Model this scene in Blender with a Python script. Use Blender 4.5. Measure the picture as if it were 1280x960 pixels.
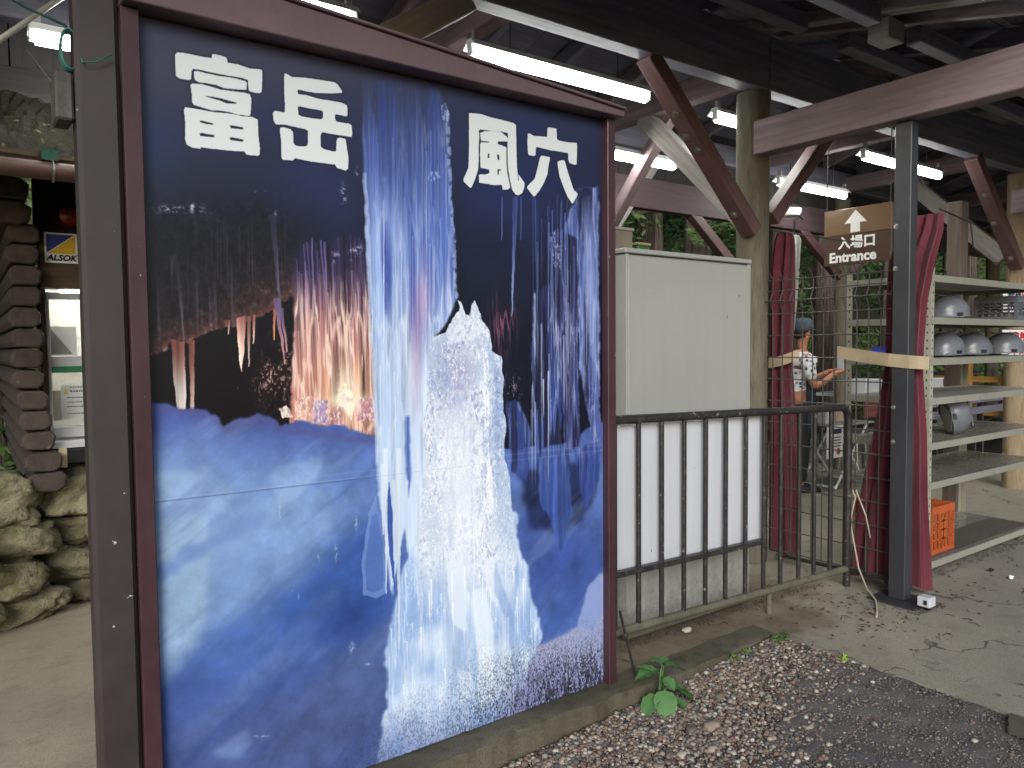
import bpy, bmesh, math, random
import numpy as np
from math import sin, cos, pi, radians, sqrt, atan2
from mathutils import Vector, Matrix
random.seed(3)
for o_ in list(bpy.data.objects): bpy.data.objects.remove(o_)
SC = bpy.context.scene
COL = SC.collection
# ================================================================ camera, sky, sun, exposure
# x runs along the big board (to the right and away), y away behind it, z up; z = 0 is the concrete
CAM_H = 1.5; YAW = radians(53.98); PITCH = radians(2.794); ROLL = -.0092; FPX = 946.5
_F = Vector((cos(PITCH) * cos(YAW), cos(PITCH) * sin(YAW), -sin(PITCH)))
_R0 = Vector((sin(YAW), -cos(YAW), 0)); _U0 = _R0.cross(_F)
_R = _R0 * cos(ROLL) + _U0 * sin(ROLL); _U = -_R0 * sin(ROLL) + _U0 * cos(ROLL)
CR, CU, CF = (np.array(v[:]) for v in (_R, _U, _F))
cam = bpy.data.objects.new('camera', bpy.data.cameras.new('camera')); COL.objects.link(cam); SC.camera = cam
cam.data.sensor_width = 36; cam.data.lens = 36 * FPX / 1280; cam.data.clip_start = .05; cam.data.clip_end = 400
m_ = Matrix((_R, _U, -_F)).transposed().to_4x4(); m_.translation = Vector((0, 0, CAM_H)); cam.matrix_world = m_
SUN_EL = radians(24); SUN_AZ = radians(-128)       # where the light comes from, azimuth from +x towards +y
world = bpy.data.worlds.new('World'); SC.world = world; world.use_nodes = True
wn = world.node_tree; bg = wn.nodes['Background']; sky = wn.nodes.new('ShaderNodeTexSky')
sky.sky_type = 'NISHITA'; sky.sun_disc = False; sky.sun_elevation = SUN_EL; sky.sun_rotation = pi / 2 - SUN_AZ
sky.dust_density = 1.5; sky.air_density = 1; sky.ozone_density = 1.5
wn.links.new(sky.outputs[0], bg.inputs[0]); bg.inputs[1].default_value = .062
sun = bpy.data.objects.new('sun', bpy.data.lights.new('sun', 'SUN')); COL.objects.link(sun)
sun.data.energy = 1.1; sun.data.angle = radians(32); sun.data.color = (.93, .975, 1)
sd = Vector((cos(SUN_EL) * cos(SUN_AZ), cos(SUN_EL) * sin(SUN_AZ), sin(SUN_EL))); sun.rotation_euler = sd.to_track_quat('Z', 'Y').to_euler()
SC.view_settings.view_transform = 'Standard'; SC.view_settings.look = 'None'; SC.view_settings.gamma = 1
SC.view_settings.exposure = 1.38
SC.cycles.max_bounces = 6; SC.cycles.diffuse_bounces = 3; SC.cycles.glossy_bounces = 3; SC.cycles.transmission_bounces = 4
SC.cycles.transparent_max_bounces = 6; SC.cycles.sample_clamp_indirect = 6; SC.cycles.caustics_reflective = False; SC.cycles.caustics_refractive = False
LAMP_W = 16.0     # emission of the fluorescent tubes
POSTER_GAIN = 1.0

# ================================================================ helpers
class MB:
    """collects shapes and links them as one mesh object"""
    def __init__(s): s.v = []; s.f = []; s.uv = []; s.mi = []; s.m = 0
    def add(s, vs, fs, uvs=None):
        b = len(s.v); s.v += [tuple(p) for p in vs]
        for k, f in enumerate(fs):
            s.f.append([b + i for i in f]); s.mi.append(s.m)
            s.uv.append(uvs[k] if uvs else [(vs[i][0] + vs[i][1], vs[i][2]) for i in f])
        return s
    def box(s, x0, x1, y0, y1, z0, z1):
        L = [x1 - x0, y1 - y0, z1 - z0]; ax = L.index(max(L))
        c = ((x0 + x1) / 2, (y0 + y1) / 2, (z0 + z1) / 2)
        e = [Vector((1, 0, 0)), Vector((0, 1, 0)), Vector((0, 0, 1))]
        a = e[ax]; o = [e[i] for i in range(3) if i != ax]; ol = [L[i] for i in range(3) if i != ax]
        p = Vector(c) - a * L[ax] / 2; q = Vector(c) + a * L[ax] / 2
        return s.beam(p, q, ol[0], ol[1], o[1], exact=(o[0], o[1]))
    def beam(s, p, q, w, h, up=(0, 0, 1), exact=None):
        """a bar from p to q, w wide across and h deep along 'up'"""
        p = Vector(p); q = Vector(q); a = (q - p); L = a.length; a.normalize()
        if exact: sd_, u = exact
        else:
            u = Vector(up); sd_ = a.cross(u).normalized(); u = sd_.cross(a).normalized()
        vs = []
        for e in (p, q):
            for i, j in ((-1, -1), (1, -1), (1, 1), (-1, 1)): vs.append(e + sd_ * (w / 2 * i) + u * (h / 2 * j))
        fs = [(0, 1, 5, 4), (1, 2, 6, 5), (2, 3, 7, 6), (3, 0, 4, 7), (3, 2, 1, 0), (4, 5, 6, 7)]
        if a.dot(sd_.cross(u)) < 0: fs = [f[::-1] for f in fs]
        off = random.random() * 7; uvs = []
        for k, f in enumerate(fs):
            r = []
            for i in f:
                d = Vector(vs[i]) - p; uu = d.dot(a); ss = d.dot(sd_) + k * .37 + off; tt = d.dot(u)
                r.append((uu + off, ss + tt) if k < 4 else (ss * 1., tt + off))
            uvs.append(r)
        return s.add(vs, fs, uvs)
    def tube(s, pts, r, n=8, cap=True, closed=False):
        pts = [Vector(p) for p in pts]; rs = r if isinstance(r, (list, tuple)) else [r] * len(pts)
        up = Vector((0, 0, 1)); vs = []; fs = []; uvs = []; d0 = 0; m = len(pts); ds = []
        for i, p in enumerate(pts):
            t = (pts[(i + 1) % m] - pts[i - 1]) if closed else (pts[min(i + 1, m - 1)] - pts[max(i - 1, 0)])
            t.normalize()
            if abs(t.dot(up)) > .98: up = Vector((1, 0, 0)) if abs(t.x) < .9 else Vector((0, 1, 0))
            a = t.cross(up).normalized(); b = t.cross(a).normalized(); up = b.cross(t) if False else -b
            if i: d0 += (pts[i] - pts[i - 1]).length
            ds.append(d0)
            for k in range(n):
                an = 2 * pi * k / n; vs.append(p + (a * cos(an) + b * sin(an)) * rs[i])
        for i in range(m if closed else m - 1):
            j = (i + 1) % m
            for k in range(n):
                k2 = (k + 1) % n; fs.append((i * n + k, i * n + k2, j * n + k2, j * n + k))
                uvs.append([(ds[i], k / n), (ds[i], (k + 1) / n), (ds[j], (k + 1) / n), (ds[j], k / n)])
        if cap and not closed:
            fs.append(tuple(range(n))[::-1]); fs.append(tuple((m - 1) * n + k for k in range(n)))
            uvs += [[(0, 0)] * n, [(0, 0)] * n]
        return s.add(vs, fs, uvs)
    def loft(s, rings, cap=True, vscale=1.):
        n = len(rings[0]); vs = [p for r in rings for p in r]; fs = []; uvs = []
        for i in range(len(rings) - 1):
            for k in range(n):
                k2 = (k + 1) % n; fs.append((i * n + k, i * n + k2, (i + 1) * n + k2, (i + 1) * n + k))
                uvs.append([(k / n, i * vscale), ((k + 1) / n, i * vscale), ((k + 1) / n, (i + 1) * vscale), (k / n, (i + 1) * vscale)])
        if cap:
            fs.append(tuple(range(n))[::-1]); fs.append(tuple((len(rings) - 1) * n + k for k in range(n))); uvs += [[(0, 0)] * n] * 2
        return s.add(vs, fs, uvs)
    def prism(s, pts, y0, y1, tf=None):
        """polygon pts (a, b) extruded from y0 to y1; tf maps (a, depth, b) to the scene"""
        tf = tf or (lambda a, y, b: (a, y, b)); n = len(pts)
        vs = [tf(a, y0, b) for a, b in pts] + [tf(a, y1, b) for a, b in pts]
        fs = [tuple(range(n)), tuple(range(2 * n - 1, n - 1, -1))] + [((i + 1) % n, i, n + i, n + (i + 1) % n) for i in range(n)]
        return s.add(vs, fs)
    def build(s, name, mat, parent=None, smooth=False, bevel=0, origin=None, rec=True, link=True):
        me = bpy.data.meshes.new(name)
        if parent is not None: off = Vector(WL[parent.name])
        elif origin is not None: off = Vector(origin)
        else:
            a = np.array(s.v); lo, hi = a.min(0), a.max(0); off = Vector(((lo[0] + hi[0]) / 2, (lo[1] + hi[1]) / 2, lo[2]))
        me.from_pydata([(p[0] - off.x, p[1] - off.y, p[2] - off.z) for p in s.v], [], s.f)
        ul = me.uv_layers.new(name='UVMap'); flat = [c for f in s.uv for q in f for c in q]
        if len(flat) == 2 * len(me.loops): ul.data.foreach_set('uv', flat)
        mats = mat if isinstance(mat, (list, tuple)) else [mat]
        for mm in mats: me.materials.append(mm)
        if len(mats) > 1: me.polygons.foreach_set('material_index', s.mi)
        if rec or bevel:
            bm = bmesh.new(); bm.from_mesh(me)
            if rec: bmesh.ops.recalc_face_normals(bm, faces=bm.faces)
            if bevel: bmesh.ops.bevel(bm, geom=[e for e in bm.edges if len(e.link_faces) == 2 and e.calc_face_angle(0) > .6], offset=bevel, segments=1, affect='EDGES', clamp_overlap=True)
            bm.to_mesh(me); bm.free()
        if smooth: me.shade_smooth() if smooth is True else me.set_sharp_from_angle(angle=smooth)
        o = bpy.data.objects.new(name, me); COL.objects.link(o)
        if parent is not None: o.parent = parent
        else: o.location = off
        WL[o.name] = off
        return o
WL = {}
def thing(name, label, cat, loc=(0, 0, 0), group=None):
    o = bpy.data.objects.new(name, None); COL.objects.link(o); o.location = loc; o.empty_display_size = .1
    WL[o.name] = Vector(loc); return tag(o, label, cat, group)
def tag(o, label, cat, group=None, kind=None):
    if label: o['label'] = label
    if cat: o['category'] = cat
    if group: o['group'] = group
    if kind: o['kind'] = kind
    return o
def struct(o): o['kind'] = 'structure'; return o
def stuff(o, label=None): o['kind'] = 'stuff'; (label and o.__setitem__('label', label)); return o
def lab(o, t): o['label'] = t; return o
def dup(root, loc, label=None, rotz=None, scale=None):
    r = root.copy(); COL.objects.link(r); r.location = loc; WL[r.name] = Vector(loc)
    if label: r['label'] = label
    if rotz is not None: r.rotation_euler = (0, 0, rotz)
    if scale: r.scale = scale if isinstance(scale, (tuple, list)) else (scale,) * 3
    for ch in list(root.children):
        c = ch.copy(); COL.objects.link(c); c.parent = r
        for g in list(ch.children):
            d = g.copy(); COL.objects.link(d); d.parent = c
    return r
def text_obj(name, body, size, mat, origin, xdir, ydir, parent, depth=.001, bold=0., align='LEFT', sx=1., shear=0.):
    cu = bpy.data.curves.new(name, 'FONT'); cu.body = body; cu.size = size; cu.extrude = depth; cu.offset = bold; cu.align_x = align; cu.resolution_u = 3; cu.shear = shear
    t = bpy.data.objects.new(name, cu); COL.objects.link(t); bpy.context.view_layer.update()
    me = bpy.data.meshes.new_from_object(t.evaluated_get(bpy.context.evaluated_depsgraph_get())); bpy.data.objects.remove(t)
    X = Vector(xdir).normalized(); Y = Vector(ydir).normalized(); Z = X.cross(Y)
    M = Matrix((X * sx, Y, Z)).transposed().to_4x4(); M.translation = Vector(origin) - Vector(WL[parent.name]) + Z * (depth + .0008)
    me.transform(M); me.materials.clear(); me.materials.append(mat); me.name = name
    o = bpy.data.objects.new(name, me); COL.objects.link(o); o.parent = parent; WL[o.name] = Vector(WL[parent.name])
    return o

# ================================================================ materials
def srgb(r, g, b): return tuple(((c / 255) / 12.92 if c / 255 <= .04045 else ((c / 255 + .055) / 1.055) ** 2.4) for c in (r, g, b)) + (1,)
class N:
    def __init__(s, name):
        s.mat = bpy.data.materials.new(name); s.mat.use_nodes = True; s.t = s.mat.node_tree; s.b = s.t.nodes['Principled BSDF']
        s.tc = s.t.nodes.new('ShaderNodeTexCoord')
    def n(s, ty, **k):
        x = s.t.nodes.new(ty)
        for a, v in k.items(): setattr(x, a, v)
        return x
    def l(s, a, b): s.t.links.new(a, b)
    def noise(s, scale, detail=4, rough=.55, vec=None, dist=0):
        x = s.n('ShaderNodeTexNoise'); x.inputs['Scale'].default_value = scale; x.inputs['Detail'].default_value = detail; x.inputs['Roughness'].default_value = rough; x.inputs['Distortion'].default_value = dist
        s.l(vec if vec is not None else s.tc.outputs['Object'], x.inputs['Vector']); return x.outputs['Fac']
    def mapping(s, vec, scale, loc=(0, 0, 0)):
        x = s.n('ShaderNodeMapping'); x.inputs['Scale'].default_value = scale; x.inputs['Location'].default_value = loc; s.l(vec, x.inputs['Vector']); return x.outputs[0]
    def ramp(s, fac, stops, interp='LINEAR'):
        x = s.n('ShaderNodeValToRGB'); x.color_ramp.interpolation = interp; e = x.color_ramp.elements
        stops = sorted(stops, key=lambda q: q[0])
        while len(e) < len(stops): e.new(.5)
        for i, (p, c) in enumerate(stops):
            e[i].position = p; e[i].color = c if len(c) == 4 else (*c, 1)
        s.l(fac, x.inputs[0]); return x.outputs[0]
    def f(s, fac, a, b):       # scalar mask from a ramp
        return s.ramp(fac, [(a, (0, 0, 0)), (b, (1, 1, 1))])
    def mix(s, fac, a, b, mode='MIX'):
        x = s.n('ShaderNodeMix', data_type='RGBA', blend_type=mode)
        for i, v in ((0, fac), (6, a), (7, b)):
            if isinstance(v, (int, float)): x.inputs[i].default_value = v
            elif isinstance(v, tuple): x.inputs[i].default_value = v if len(v) == 4 else (*v, 1)
            else: s.l(v, x.inputs[i])
        return x.outputs[2]
    def math(s, op, a, b=0.):
        x = s.n('ShaderNodeMath', operation=op)
        for i, v in ((0, a), (1, b)):
            if isinstance(v, (int, float)): x.inputs[i].default_value = v
            else: s.l(v, x.inputs[i])
        return x.outputs[0]
    def rnd(s): return s.n('ShaderNodeObjectInfo').outputs['Random']
    def bump(s, h, strength=.3, dist=.01):
        x = s.n('ShaderNodeBump'); x.inputs['Strength'].default_value = strength; x.inputs['Distance'].default_value = dist
        s.l(h, x.inputs['Height']); s.l(x.outputs[0], s.b.inputs['Normal'])
    def done(s, col=None, rough=.6, metal=0, spec=.4):
        if col is not None:
            if isinstance(col, tuple): s.b.inputs['Base Color'].default_value = col if len(col) == 4 else (*col, 1)
            else: s.l(col, s.b.inputs['Base Color'])
        if isinstance(rough, (int, float)): s.b.inputs['Roughness'].default_value = rough
        else: s.l(rough, s.b.inputs['Roughness'])
        s.b.inputs['Metallic'].default_value = metal; s.b.inputs['Specular IOR Level'].default_value = spec; return s.mat
def sc(c, k): return tuple(min(1, x * k) for x in c[:3]) + (1,)
def paint(name, c, rough=.5, var=.25, scale=3., dirt=.3, dirtcol=(.05, .04, .03), bump=.15, chips=None, metal=0, spec=.4, rnd=.12):
    """painted or plain surface: slow tone change, grime, fine relief, optional chips"""
    n = N(name); a = n.noise(scale, 5, .6); b = n.noise(scale * 9, 3, .6)
    col = n.mix(n.f(a, .3, .7), sc(c, 1 - var), sc(c, 1 + var * .6)); col = n.mix(n.math('MULTIPLY', n.f(b, .5, .8), dirt), col, (*dirtcol, 1))
    if rnd: col = n.mix(n.math('MULTIPLY', n.rnd(), rnd * 2), col, sc(c, .6))
    if chips: col = n.mix(n.f(n.noise(chips[1], 4, .6), chips[2], chips[2] + .015), col, chips[0])
    n.bump(b, bump, .004); r = n.ramp(b, [(.3, (rough * .8,) * 3), (.75, (min(1, rough * 1.25),) * 3)])
    return n.done(col, r, metal, spec)
def streaked(name, c, rough=.45, grime=.75):
    """sheet metal with rain streaks, faint dents and grime creeping up from the foot"""
    n = N(name); a = n.noise(1.1, 4); st = n.noise(1., 5, .6, n.mapping(n.tc.outputs['Object'], (16, 16, .55))); g = n.noise(34, 4, .7); sp = n.n('ShaderNodeSeparateXYZ'); n.l(n.tc.outputs['Generated'], sp.inputs[0])
    col = n.mix(n.f(a, .3, .7), sc(c, .95), sc(c, 1.04)); col = n.mix(n.math('MULTIPLY', n.f(st, .5, .8), .22), col, (.22, .19, .13, 1)); low = n.math('MULTIPLY', n.f(sp.outputs['Z'], .22, .0), n.f(g, .35, .7))
    col = n.mix(n.math('MULTIPLY', low, grime), col, (.13, .11, .07, 1)); col = n.mix(n.f(n.noise(19, 3, .6), .735, .745), col, (.16, .11, .07, 1)); n.bump(n.math('ADD', n.noise(2.3, 2), n.math('MULTIPLY', g, .03)), .25, .02); return n.done(col, n.ramp(st, [(.3, (rough * .85,) * 3), (.8, (rough * 1.3,) * 3)]), 0, .4)
def wood(name, c, c2=None, rough=.7, stretch=(1.6, 26), var=.35, wear=None, bump=.35):
    """grain along the length stored in the UVs"""
    n = N(name); uv = n.mapping(n.tc.outputs['UV'], (stretch[0], stretch[1], 1)); g = n.noise(1.0, 5, .6, uv, .4); g2 = n.noise(4.0, 3, .6, uv)
    col = n.mix(n.f(g, .32, .7), sc(c, 1 - var), c2 or sc(c, 1 + var * .6)); col = n.mix(n.math('MULTIPLY', n.f(g2, .55, .75), .35), col, sc(c, .45))
    col = n.mix(n.math('MULTIPLY', n.rnd(), .3), col, sc(c, .62)); big = n.noise(1.3, 4, .6)
    col = n.mix(n.math('MULTIPLY', n.f(big, .45, .7), .3), col, sc(c, .55))
    if wear: col = n.mix(n.math('MULTIPLY', n.f(n.noise(7, 5, .7, n.mapping(n.tc.outputs['UV'], (1, 7, 1))), wear[1], wear[1] + .08), wear[2] if len(wear) > 2 else .8), col, wear[0])
    n.bump(n.math('ADD', g, n.math('MULTIPLY', g2, .5)), bump, .006); return n.done(col, rough, 0, .3)
def emit(name, c, st):
    n = N(name); n.b.inputs['Emission Color'].default_value = (*c, 1); n.b.inputs['Emission Strength'].default_value = st; return n.done((.8, .8, .8), .5)
M = {}
M['mauve'] = wood('mauve_beam_paint', srgb(136, 118, 122), rough=.6, wear=(srgb(150, 138, 134), .64, .4))
M['brown'] = wood('dark_brown_beam_paint', srgb(112, 110, 122), rough=.55, wear=(srgb(120, 112, 112), .66, .4))
M['maroon'] = wood('maroon_brace_paint', srgb(104, 78, 78), rough=.5, wear=(srgb(165, 150, 145), .72, .6), stretch=(1.5, 14))
M['roofboard'] = wood('roof_board_wood', srgb(104, 102, 112), rough=.8, stretch=(1.2, 14))
M['pale'] = wood('pale_weathered_wood', srgb(150, 144, 140), rough=.75, wear=(srgb(110, 96, 84), .62, .5))
def log_mat(name, c, c2, dark):
    n = N(name); v = n.mapping(n.tc.outputs['Object'], (7, 7, 1.1)); g = n.noise(3, 6, .65, v, .5); g2 = n.noise(14, 3, .6, n.mapping(n.tc.outputs['Object'], (6, 6, .5)))
    col = n.mix(n.f(g, .3, .7), c, c2); col = n.mix(n.math('MULTIPLY', n.f(g2, .56, .72), .6), col, dark); n.bump(n.math('ADD', g, g2), .4, .006)
    return n.done(col, .75, 0, .25)
M['log'] = log_mat('peeled_log', srgb(84, 80, 68), srgb(112, 106, 92), srgb(48, 45, 38))
M['log_warm'] = log_mat('peeled_log_warm', srgb(118, 102, 80), srgb(142, 126, 102), srgb(74, 60, 46))
M['frame'] = paint('sign_frame_maroon', srgb(68, 44, 49), .42, .3, 2.5, .35, chips=(srgb(200, 190, 190), 34, .715))
M['frame_lt'] = paint('sign_rail_mauve', srgb(108, 88, 92), .5, .2, 2.5, .3, chips=(srgb(190, 170, 160), 40, .73))
M['post'] = paint('sign_post_brown', srgb(60, 53, 52), .5, .3, 1.6, .25, chips=(srgb(170, 176, 176), 26, .70))
M['steel'] = paint('charcoal_steel', srgb(56, 56, 60), .4, .25, 2, .3, chips=(srgb(150, 150, 150), 50, .74))
M['rail'] = paint('black_rail_paint', srgb(44, 42, 42), .38, .25, 4, .4, dirtcol=(.14, .12, .09), chips=(srgb(120, 110, 96), 30, .66))
M['rail_dirty'] = paint('mossy_rail_paint', srgb(96, 92, 78), .7, .4, 7, .6, dirtcol=(.05, .045, .03))
M['wire'] = paint('wire_grey', srgb(72, 70, 66), .45, .2, 6, .3)
M['beige'] = streaked('cabinet_beige', srgb(150, 150, 145))
M['white'] = paint('white_sheet', srgb(190, 191, 194), .4, .04, 1.5, .12, dirtcol=(.3, .29, .25), bump=.05); M['sheet'] = streaked('white_plastic_sheet', srgb(190, 191, 195), .35, .15)
M['lampwhite'] = paint('lamp_housing_white', srgb(220, 222, 220), .35, .05, 2, .1, rnd=0)
M['black'] = paint('black_plastic', srgb(30, 30, 32), .45, .2, 5, .1)
M['rack'] = None
M['chrome'] = paint('bare_metal', srgb(170, 168, 162), .3, .15, 10, .2, metal=.8)
M['tube'] = emit('tube_light', (.98, 1., .95), LAMP_W)
M['wallback'] = paint('board_back', srgb(70, 60, 58), .7)
M['tan'] = paint('packing_tape', srgb(178, 160, 132), .45, .12, 8, .15)
M['orange'] = paint('orange_plastic', srgb(178, 86, 44), .5, .2, 8, .35, dirtcol=(.12, .05, .02))
M['teal'] = paint('teal_wire', srgb(44, 104, 92), .5, .1)
# ---------------------------------------------------------------- the printed picture on the big board (computed, flat print)
BX0, BX1, BZ0, BZ1, BY = .448, 2.265, 0., 2.466, 2.442
def poster_image(W, H):
    rng = np.random.RandomState(7)
    V, U = np.mgrid[0:H, 0:W].astype(np.float32)
    U = (U + .5) / W; V = (V + .5) / H
    x = BX0 + U * (BX1 - BX0); z = BZ1 - V * (BZ1 - BZ0)
    # the photograph's coordinates of each texel are only the drawing grid of this print
    d = np.stack([x, np.full_like(x, BY), z - CAM_H], -1)
    w = d @ CF
    PX = (640 + FPX * (d @ CR) / w).astype(np.float32); PY = (480 - FPX * (d @ CU) / w).astype(np.float32)
    del d, w, x, z
    def up(g, fx, fy):
        gh, gw = g.shape
        X = np.clip(fx, 0, .99999) * (gw - 1); Y = np.clip(fy, 0, .99999) * (gh - 1)
        xi = X.astype(np.int32); yi = Y.astype(np.int32); a = X - xi; b = Y - yi
        a = a * a * (3 - 2 * a); b = b * b * (3 - 2 * b)
        return (g[yi, xi] * (1 - a) + g[yi, xi + 1] * a) * (1 - b) + (g[yi + 1, xi] * (1 - a) + g[yi + 1, xi + 1] * a) * b
    def noise(nx, ny, oct=4, gain=.55, fx=None, fy=None):
        fx = U if fx is None else fx; fy = V if fy is None else fy
        s = np.zeros_like(U); amp = 1; tot = 0
        for k in range(oct):
            s += amp * up(rng.rand(int(ny * 2 ** k) + 2, int(nx * 2 ** k) + 2).astype(np.float32), fx, fy)
            tot += amp; amp *= gain
        return s / tot
    def sm(a, b, v):
        t = np.clip((v - a) / (b - a), 0, 1); return t * t * (3 - 2 * t)
    wob1 = noise(40, 60, 4) - .5; wob2 = noise(42, 62, 4) - .5
    def blur(m, r):
        if r < 1: return m
        for ax in (0, 1):
            for _ in range(2):
                c = np.cumsum(np.pad(m, [(r + 1, r) if a == ax else (0, 0) for a in (0, 1)], mode='edge'), axis=ax, dtype=np.float64)
                m = ((c[2 * r + 1:] - c[:-2 * r - 1]) if ax == 0 else (c[:, 2 * r + 1:] - c[:, :-2 * r - 1])) / (2 * r + 1)
                m = m.astype(np.float32)
        return m
    def uvof(px, py):      # inverse mapping by ray to the board plane
        dd = CF[None] + np.outer((np.asarray(px) - 640) / FPX, CR) - np.outer((np.asarray(py) - 480) / FPX, CU)
        t = BY / dd[:, 1]
        return (dd[:, 0] * t - BX0) / (BX1 - BX0) * W, (BZ1 - CAM_H - dd[:, 2] * t) / (BZ1 - BZ0) * H
    def poly(pts, wob=0., soft=1):
        """soft mask of a polygon given on the drawing grid"""
        pts = np.asarray(pts, float); ux, uy = uvof(pts[:, 0], pts[:, 1])
        pad = int(wob * 2 + soft * 3 + 4)
        x0, x1 = max(0, int(ux.min()) - pad), min(W, int(ux.max()) + pad); y0, y1 = max(0, int(uy.min()) - pad), min(H, int(uy.max()) + pad)
        m = np.zeros((H, W), np.float32)
        if x1 <= x0 or y1 <= y0: return m
        gy, gx = np.mgrid[y0:y1, x0:x1].astype(np.float32)
        gx = gx + wob * 2 * wob1[y0:y1, x0:x1] * 2; gy = gy + wob * 2 * wob2[y0:y1, x0:x1] * 2
        acc = np.zeros(gx.shape, np.float32)
        for oy in (.25, .75):
            ins = np.zeros(gx.shape, bool); Y = gy + oy; X = gx + (.3 if oy < .5 else .7)
            n = len(ux)
            for i in range(n):
                xa, ya, xb, yb = ux[i], uy[i], ux[(i + 1) % n], uy[(i + 1) % n]
                if ya == yb: continue
                c = ((ya > Y) != (yb > Y)) & (X < (xb - xa) * (Y - ya) / (yb - ya) + xa)
                ins ^= c
            acc += ins * .5
        m[y0:y1, x0:x1] = acc
        if soft > 1:
            sub = m[y0:y1, x0:x1]; m[y0:y1, x0:x1] = blur(sub, int(soft))
        return m
    def stroke(pts, col, a, soft=0, mask=None, ctop=None, ya=0, yb=1, band=None):
        """one small shape, blended only inside its own window"""
        pts = np.asarray(pts, float); ux, uy = uvof(pts[:, 0], pts[:, 1])
        x0, x1 = max(0, int(ux.min()) - 3), min(W, int(ux.max()) + 4); y0, y1 = max(0, int(uy.min()) - 3), min(H, int(uy.max()) + 4)
        if x1 <= x0 or y1 <= y0: return
        gy, gx = np.mgrid[y0:y1, x0:x1].astype(np.float32); acc = np.zeros(gx.shape, np.float32); n = len(ux)
        gx += 2.5 * wob1[y0:y1, x0:x1]
        for q in (.15, .38, .62, .85):
            ins = np.zeros(gx.shape, bool); Y = gy + .5; X = gx + q
            for i in range(n):
                xa, ya_, xb, yb_ = ux[i], uy[i], ux[(i + 1) % n], uy[(i + 1) % n]
                if ya_ == yb_: continue
                ins ^= ((ya_ > Y) != (yb_ > Y)) & (X < (xb - xa) * (Y - ya_) / (yb_ - ya_) + xa)
            acc += ins * .25
        s_ = (slice(y0, y1), slice(x0, x1)); m = acc * a
        if mask is not None: m = m * mask[s_]
        c = np.asarray(col, np.float32)
        if ctop is not None:
            t = sm(ya, yb, PY[s_])[..., None]; c = np.asarray(ctop, np.float32) * (1 - t) + c * t
        if band is not None: m = m * sm(band[0], band[1], PY[s_])
        img[s_] = img[s_] * (1 - m[..., None]) + c * m[..., None]
    C3 = lambda r, g, b: np.array([r, g, b], np.float32) / 255
    img = np.zeros((H, W, 3), np.float32)
    def over(col, m):
        c = np.asarray(col, np.float32)
        img[:] = img * (1 - m[..., None]) + c * m[..., None]
    def add(col, m): img[:] = img + np.asarray(col, np.float32) * m[..., None]
    def mix(a, b, t): return np.asarray(a)[None, None] * (1 - t[..., None]) + np.asarray(b)[None, None] * t[..., None]
    def blob(cx, cy, rx, ry, p=1.): return np.exp(-(((PX - cx) / rx) ** 2 + ((PY - cy) / ry) ** 2) ** p)
    # fields
    n_big = noise(5, 7, 5); n_mid = noise(16, 22, 5); n_fine = noise(120, 160, 4, .7); n_gr = noise(260, 360, 2)
    st_f = noise(110, 5, 3, .6); st_m = noise(44, 4, 4, .6); st_c = noise(16, 3, 4, .6)
    rid = 1 - np.abs(noise(120, 60, 3, .7) * 2 - 1); rid2 = 1 - np.abs(noise(150, 80, 3, .7) * 2 - 1); n_sp = noise(210, 150, 3, .8); n_sp2 = noise(230, 120, 3, .8)
    n_dg = noise(7, 30, 5, .62, np.clip(U * .5 + V * .25, 0, 1), np.clip(V * .6 + U * .3, 0, 1)); n_w = noise(22, 30, 5, .65)
    strk = 1 - np.abs(noise(90, 9, 3, .55) * 2 - 1); strk2 = 1 - np.abs(noise(60, 6, 3, .55) * 2 - 1)
    vein = sm(.84, .99, rid) * sm(.45, .58, n_sp); vein2 = sm(.86, .99, rid2) * sm(.44, .58, n_sp2); sv = sm(.84, .985, strk); sv2 = sm(.86, .985, strk2)
    # ---- backdrop of the cave
    t = sm(60, 330, PY)
    img[:] = mix(C3(56, 56, 76), C3(14, 15, 32), t)
    over(C3(34, 42, 92), .85 * blob(400, 255, 70, 75) * (.4 + .9 * n_mid))
    over(C3(34, 42, 96), .8 * blob(640, 230, 90, 75) * (.4 + .9 * n_mid))
    over(C3(28, 48, 96), .6 * blob(190, 180, 40, 45))
    over(C3(30, 40, 92), .7 * sm(90, 150, PY) * sm(240, 160, PY) * sm(190, 300, PX) * n_mid)
    over(C3(17, 14, 19), .93 * sm(225, 300, PY + 60 * (n_mid - .5)) * sm(470, 330, PX))
    over(C3(14, 16, 32), .8 * blob(606, 350, 34, 62)); over(C3(26, 34, 78), .55 * sm(570, 590, PX) * sm(150, 230, PY) * sm(420, 300, PY) * n_mid * 1.6)
    over(C3(70, 64, 92), .3 * sm(150, 60, PY))
    # ceiling rock: grain, faint hanging streaks
    rock = sm(230, 270, PY) * sm(480, 430, PY) * sm(385, 350, PX)
    img += (rock * (n_fine - .5) * .13)[..., None] * C3(255, 215, 215)
    add(C3(120, 120, 150), .5 * rock * sm(.62, .9, st_f) * (n_mid))
    ridge_y = 447 - .405 * (PX - 187) + 16 * (n_mid - .5) * 2 + 7 * (n_fine - .5)
    band = np.exp(-np.clip(ridge_y - PY, 0, 200) / 26.) * sm(ridge_y + 2, ridge_y - 2, PY) * sm(400, 360, PX)
    over(mix(C3(150, 84, 64), C3(235, 170, 140), sm(.5, .85, n_fine)), np.clip(band * (.1 + 1.0 * n_sp) * .85, 0, 1))
    # dark opening
    cave = sm(-1.2, 1.2, PY - ridge_y) * sm(374, 370, PX) * sm(545, 535, PY)
    over(C3(13, 8, 12), cave)
    red = cave * blob(348, 470, 26, 36)
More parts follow.
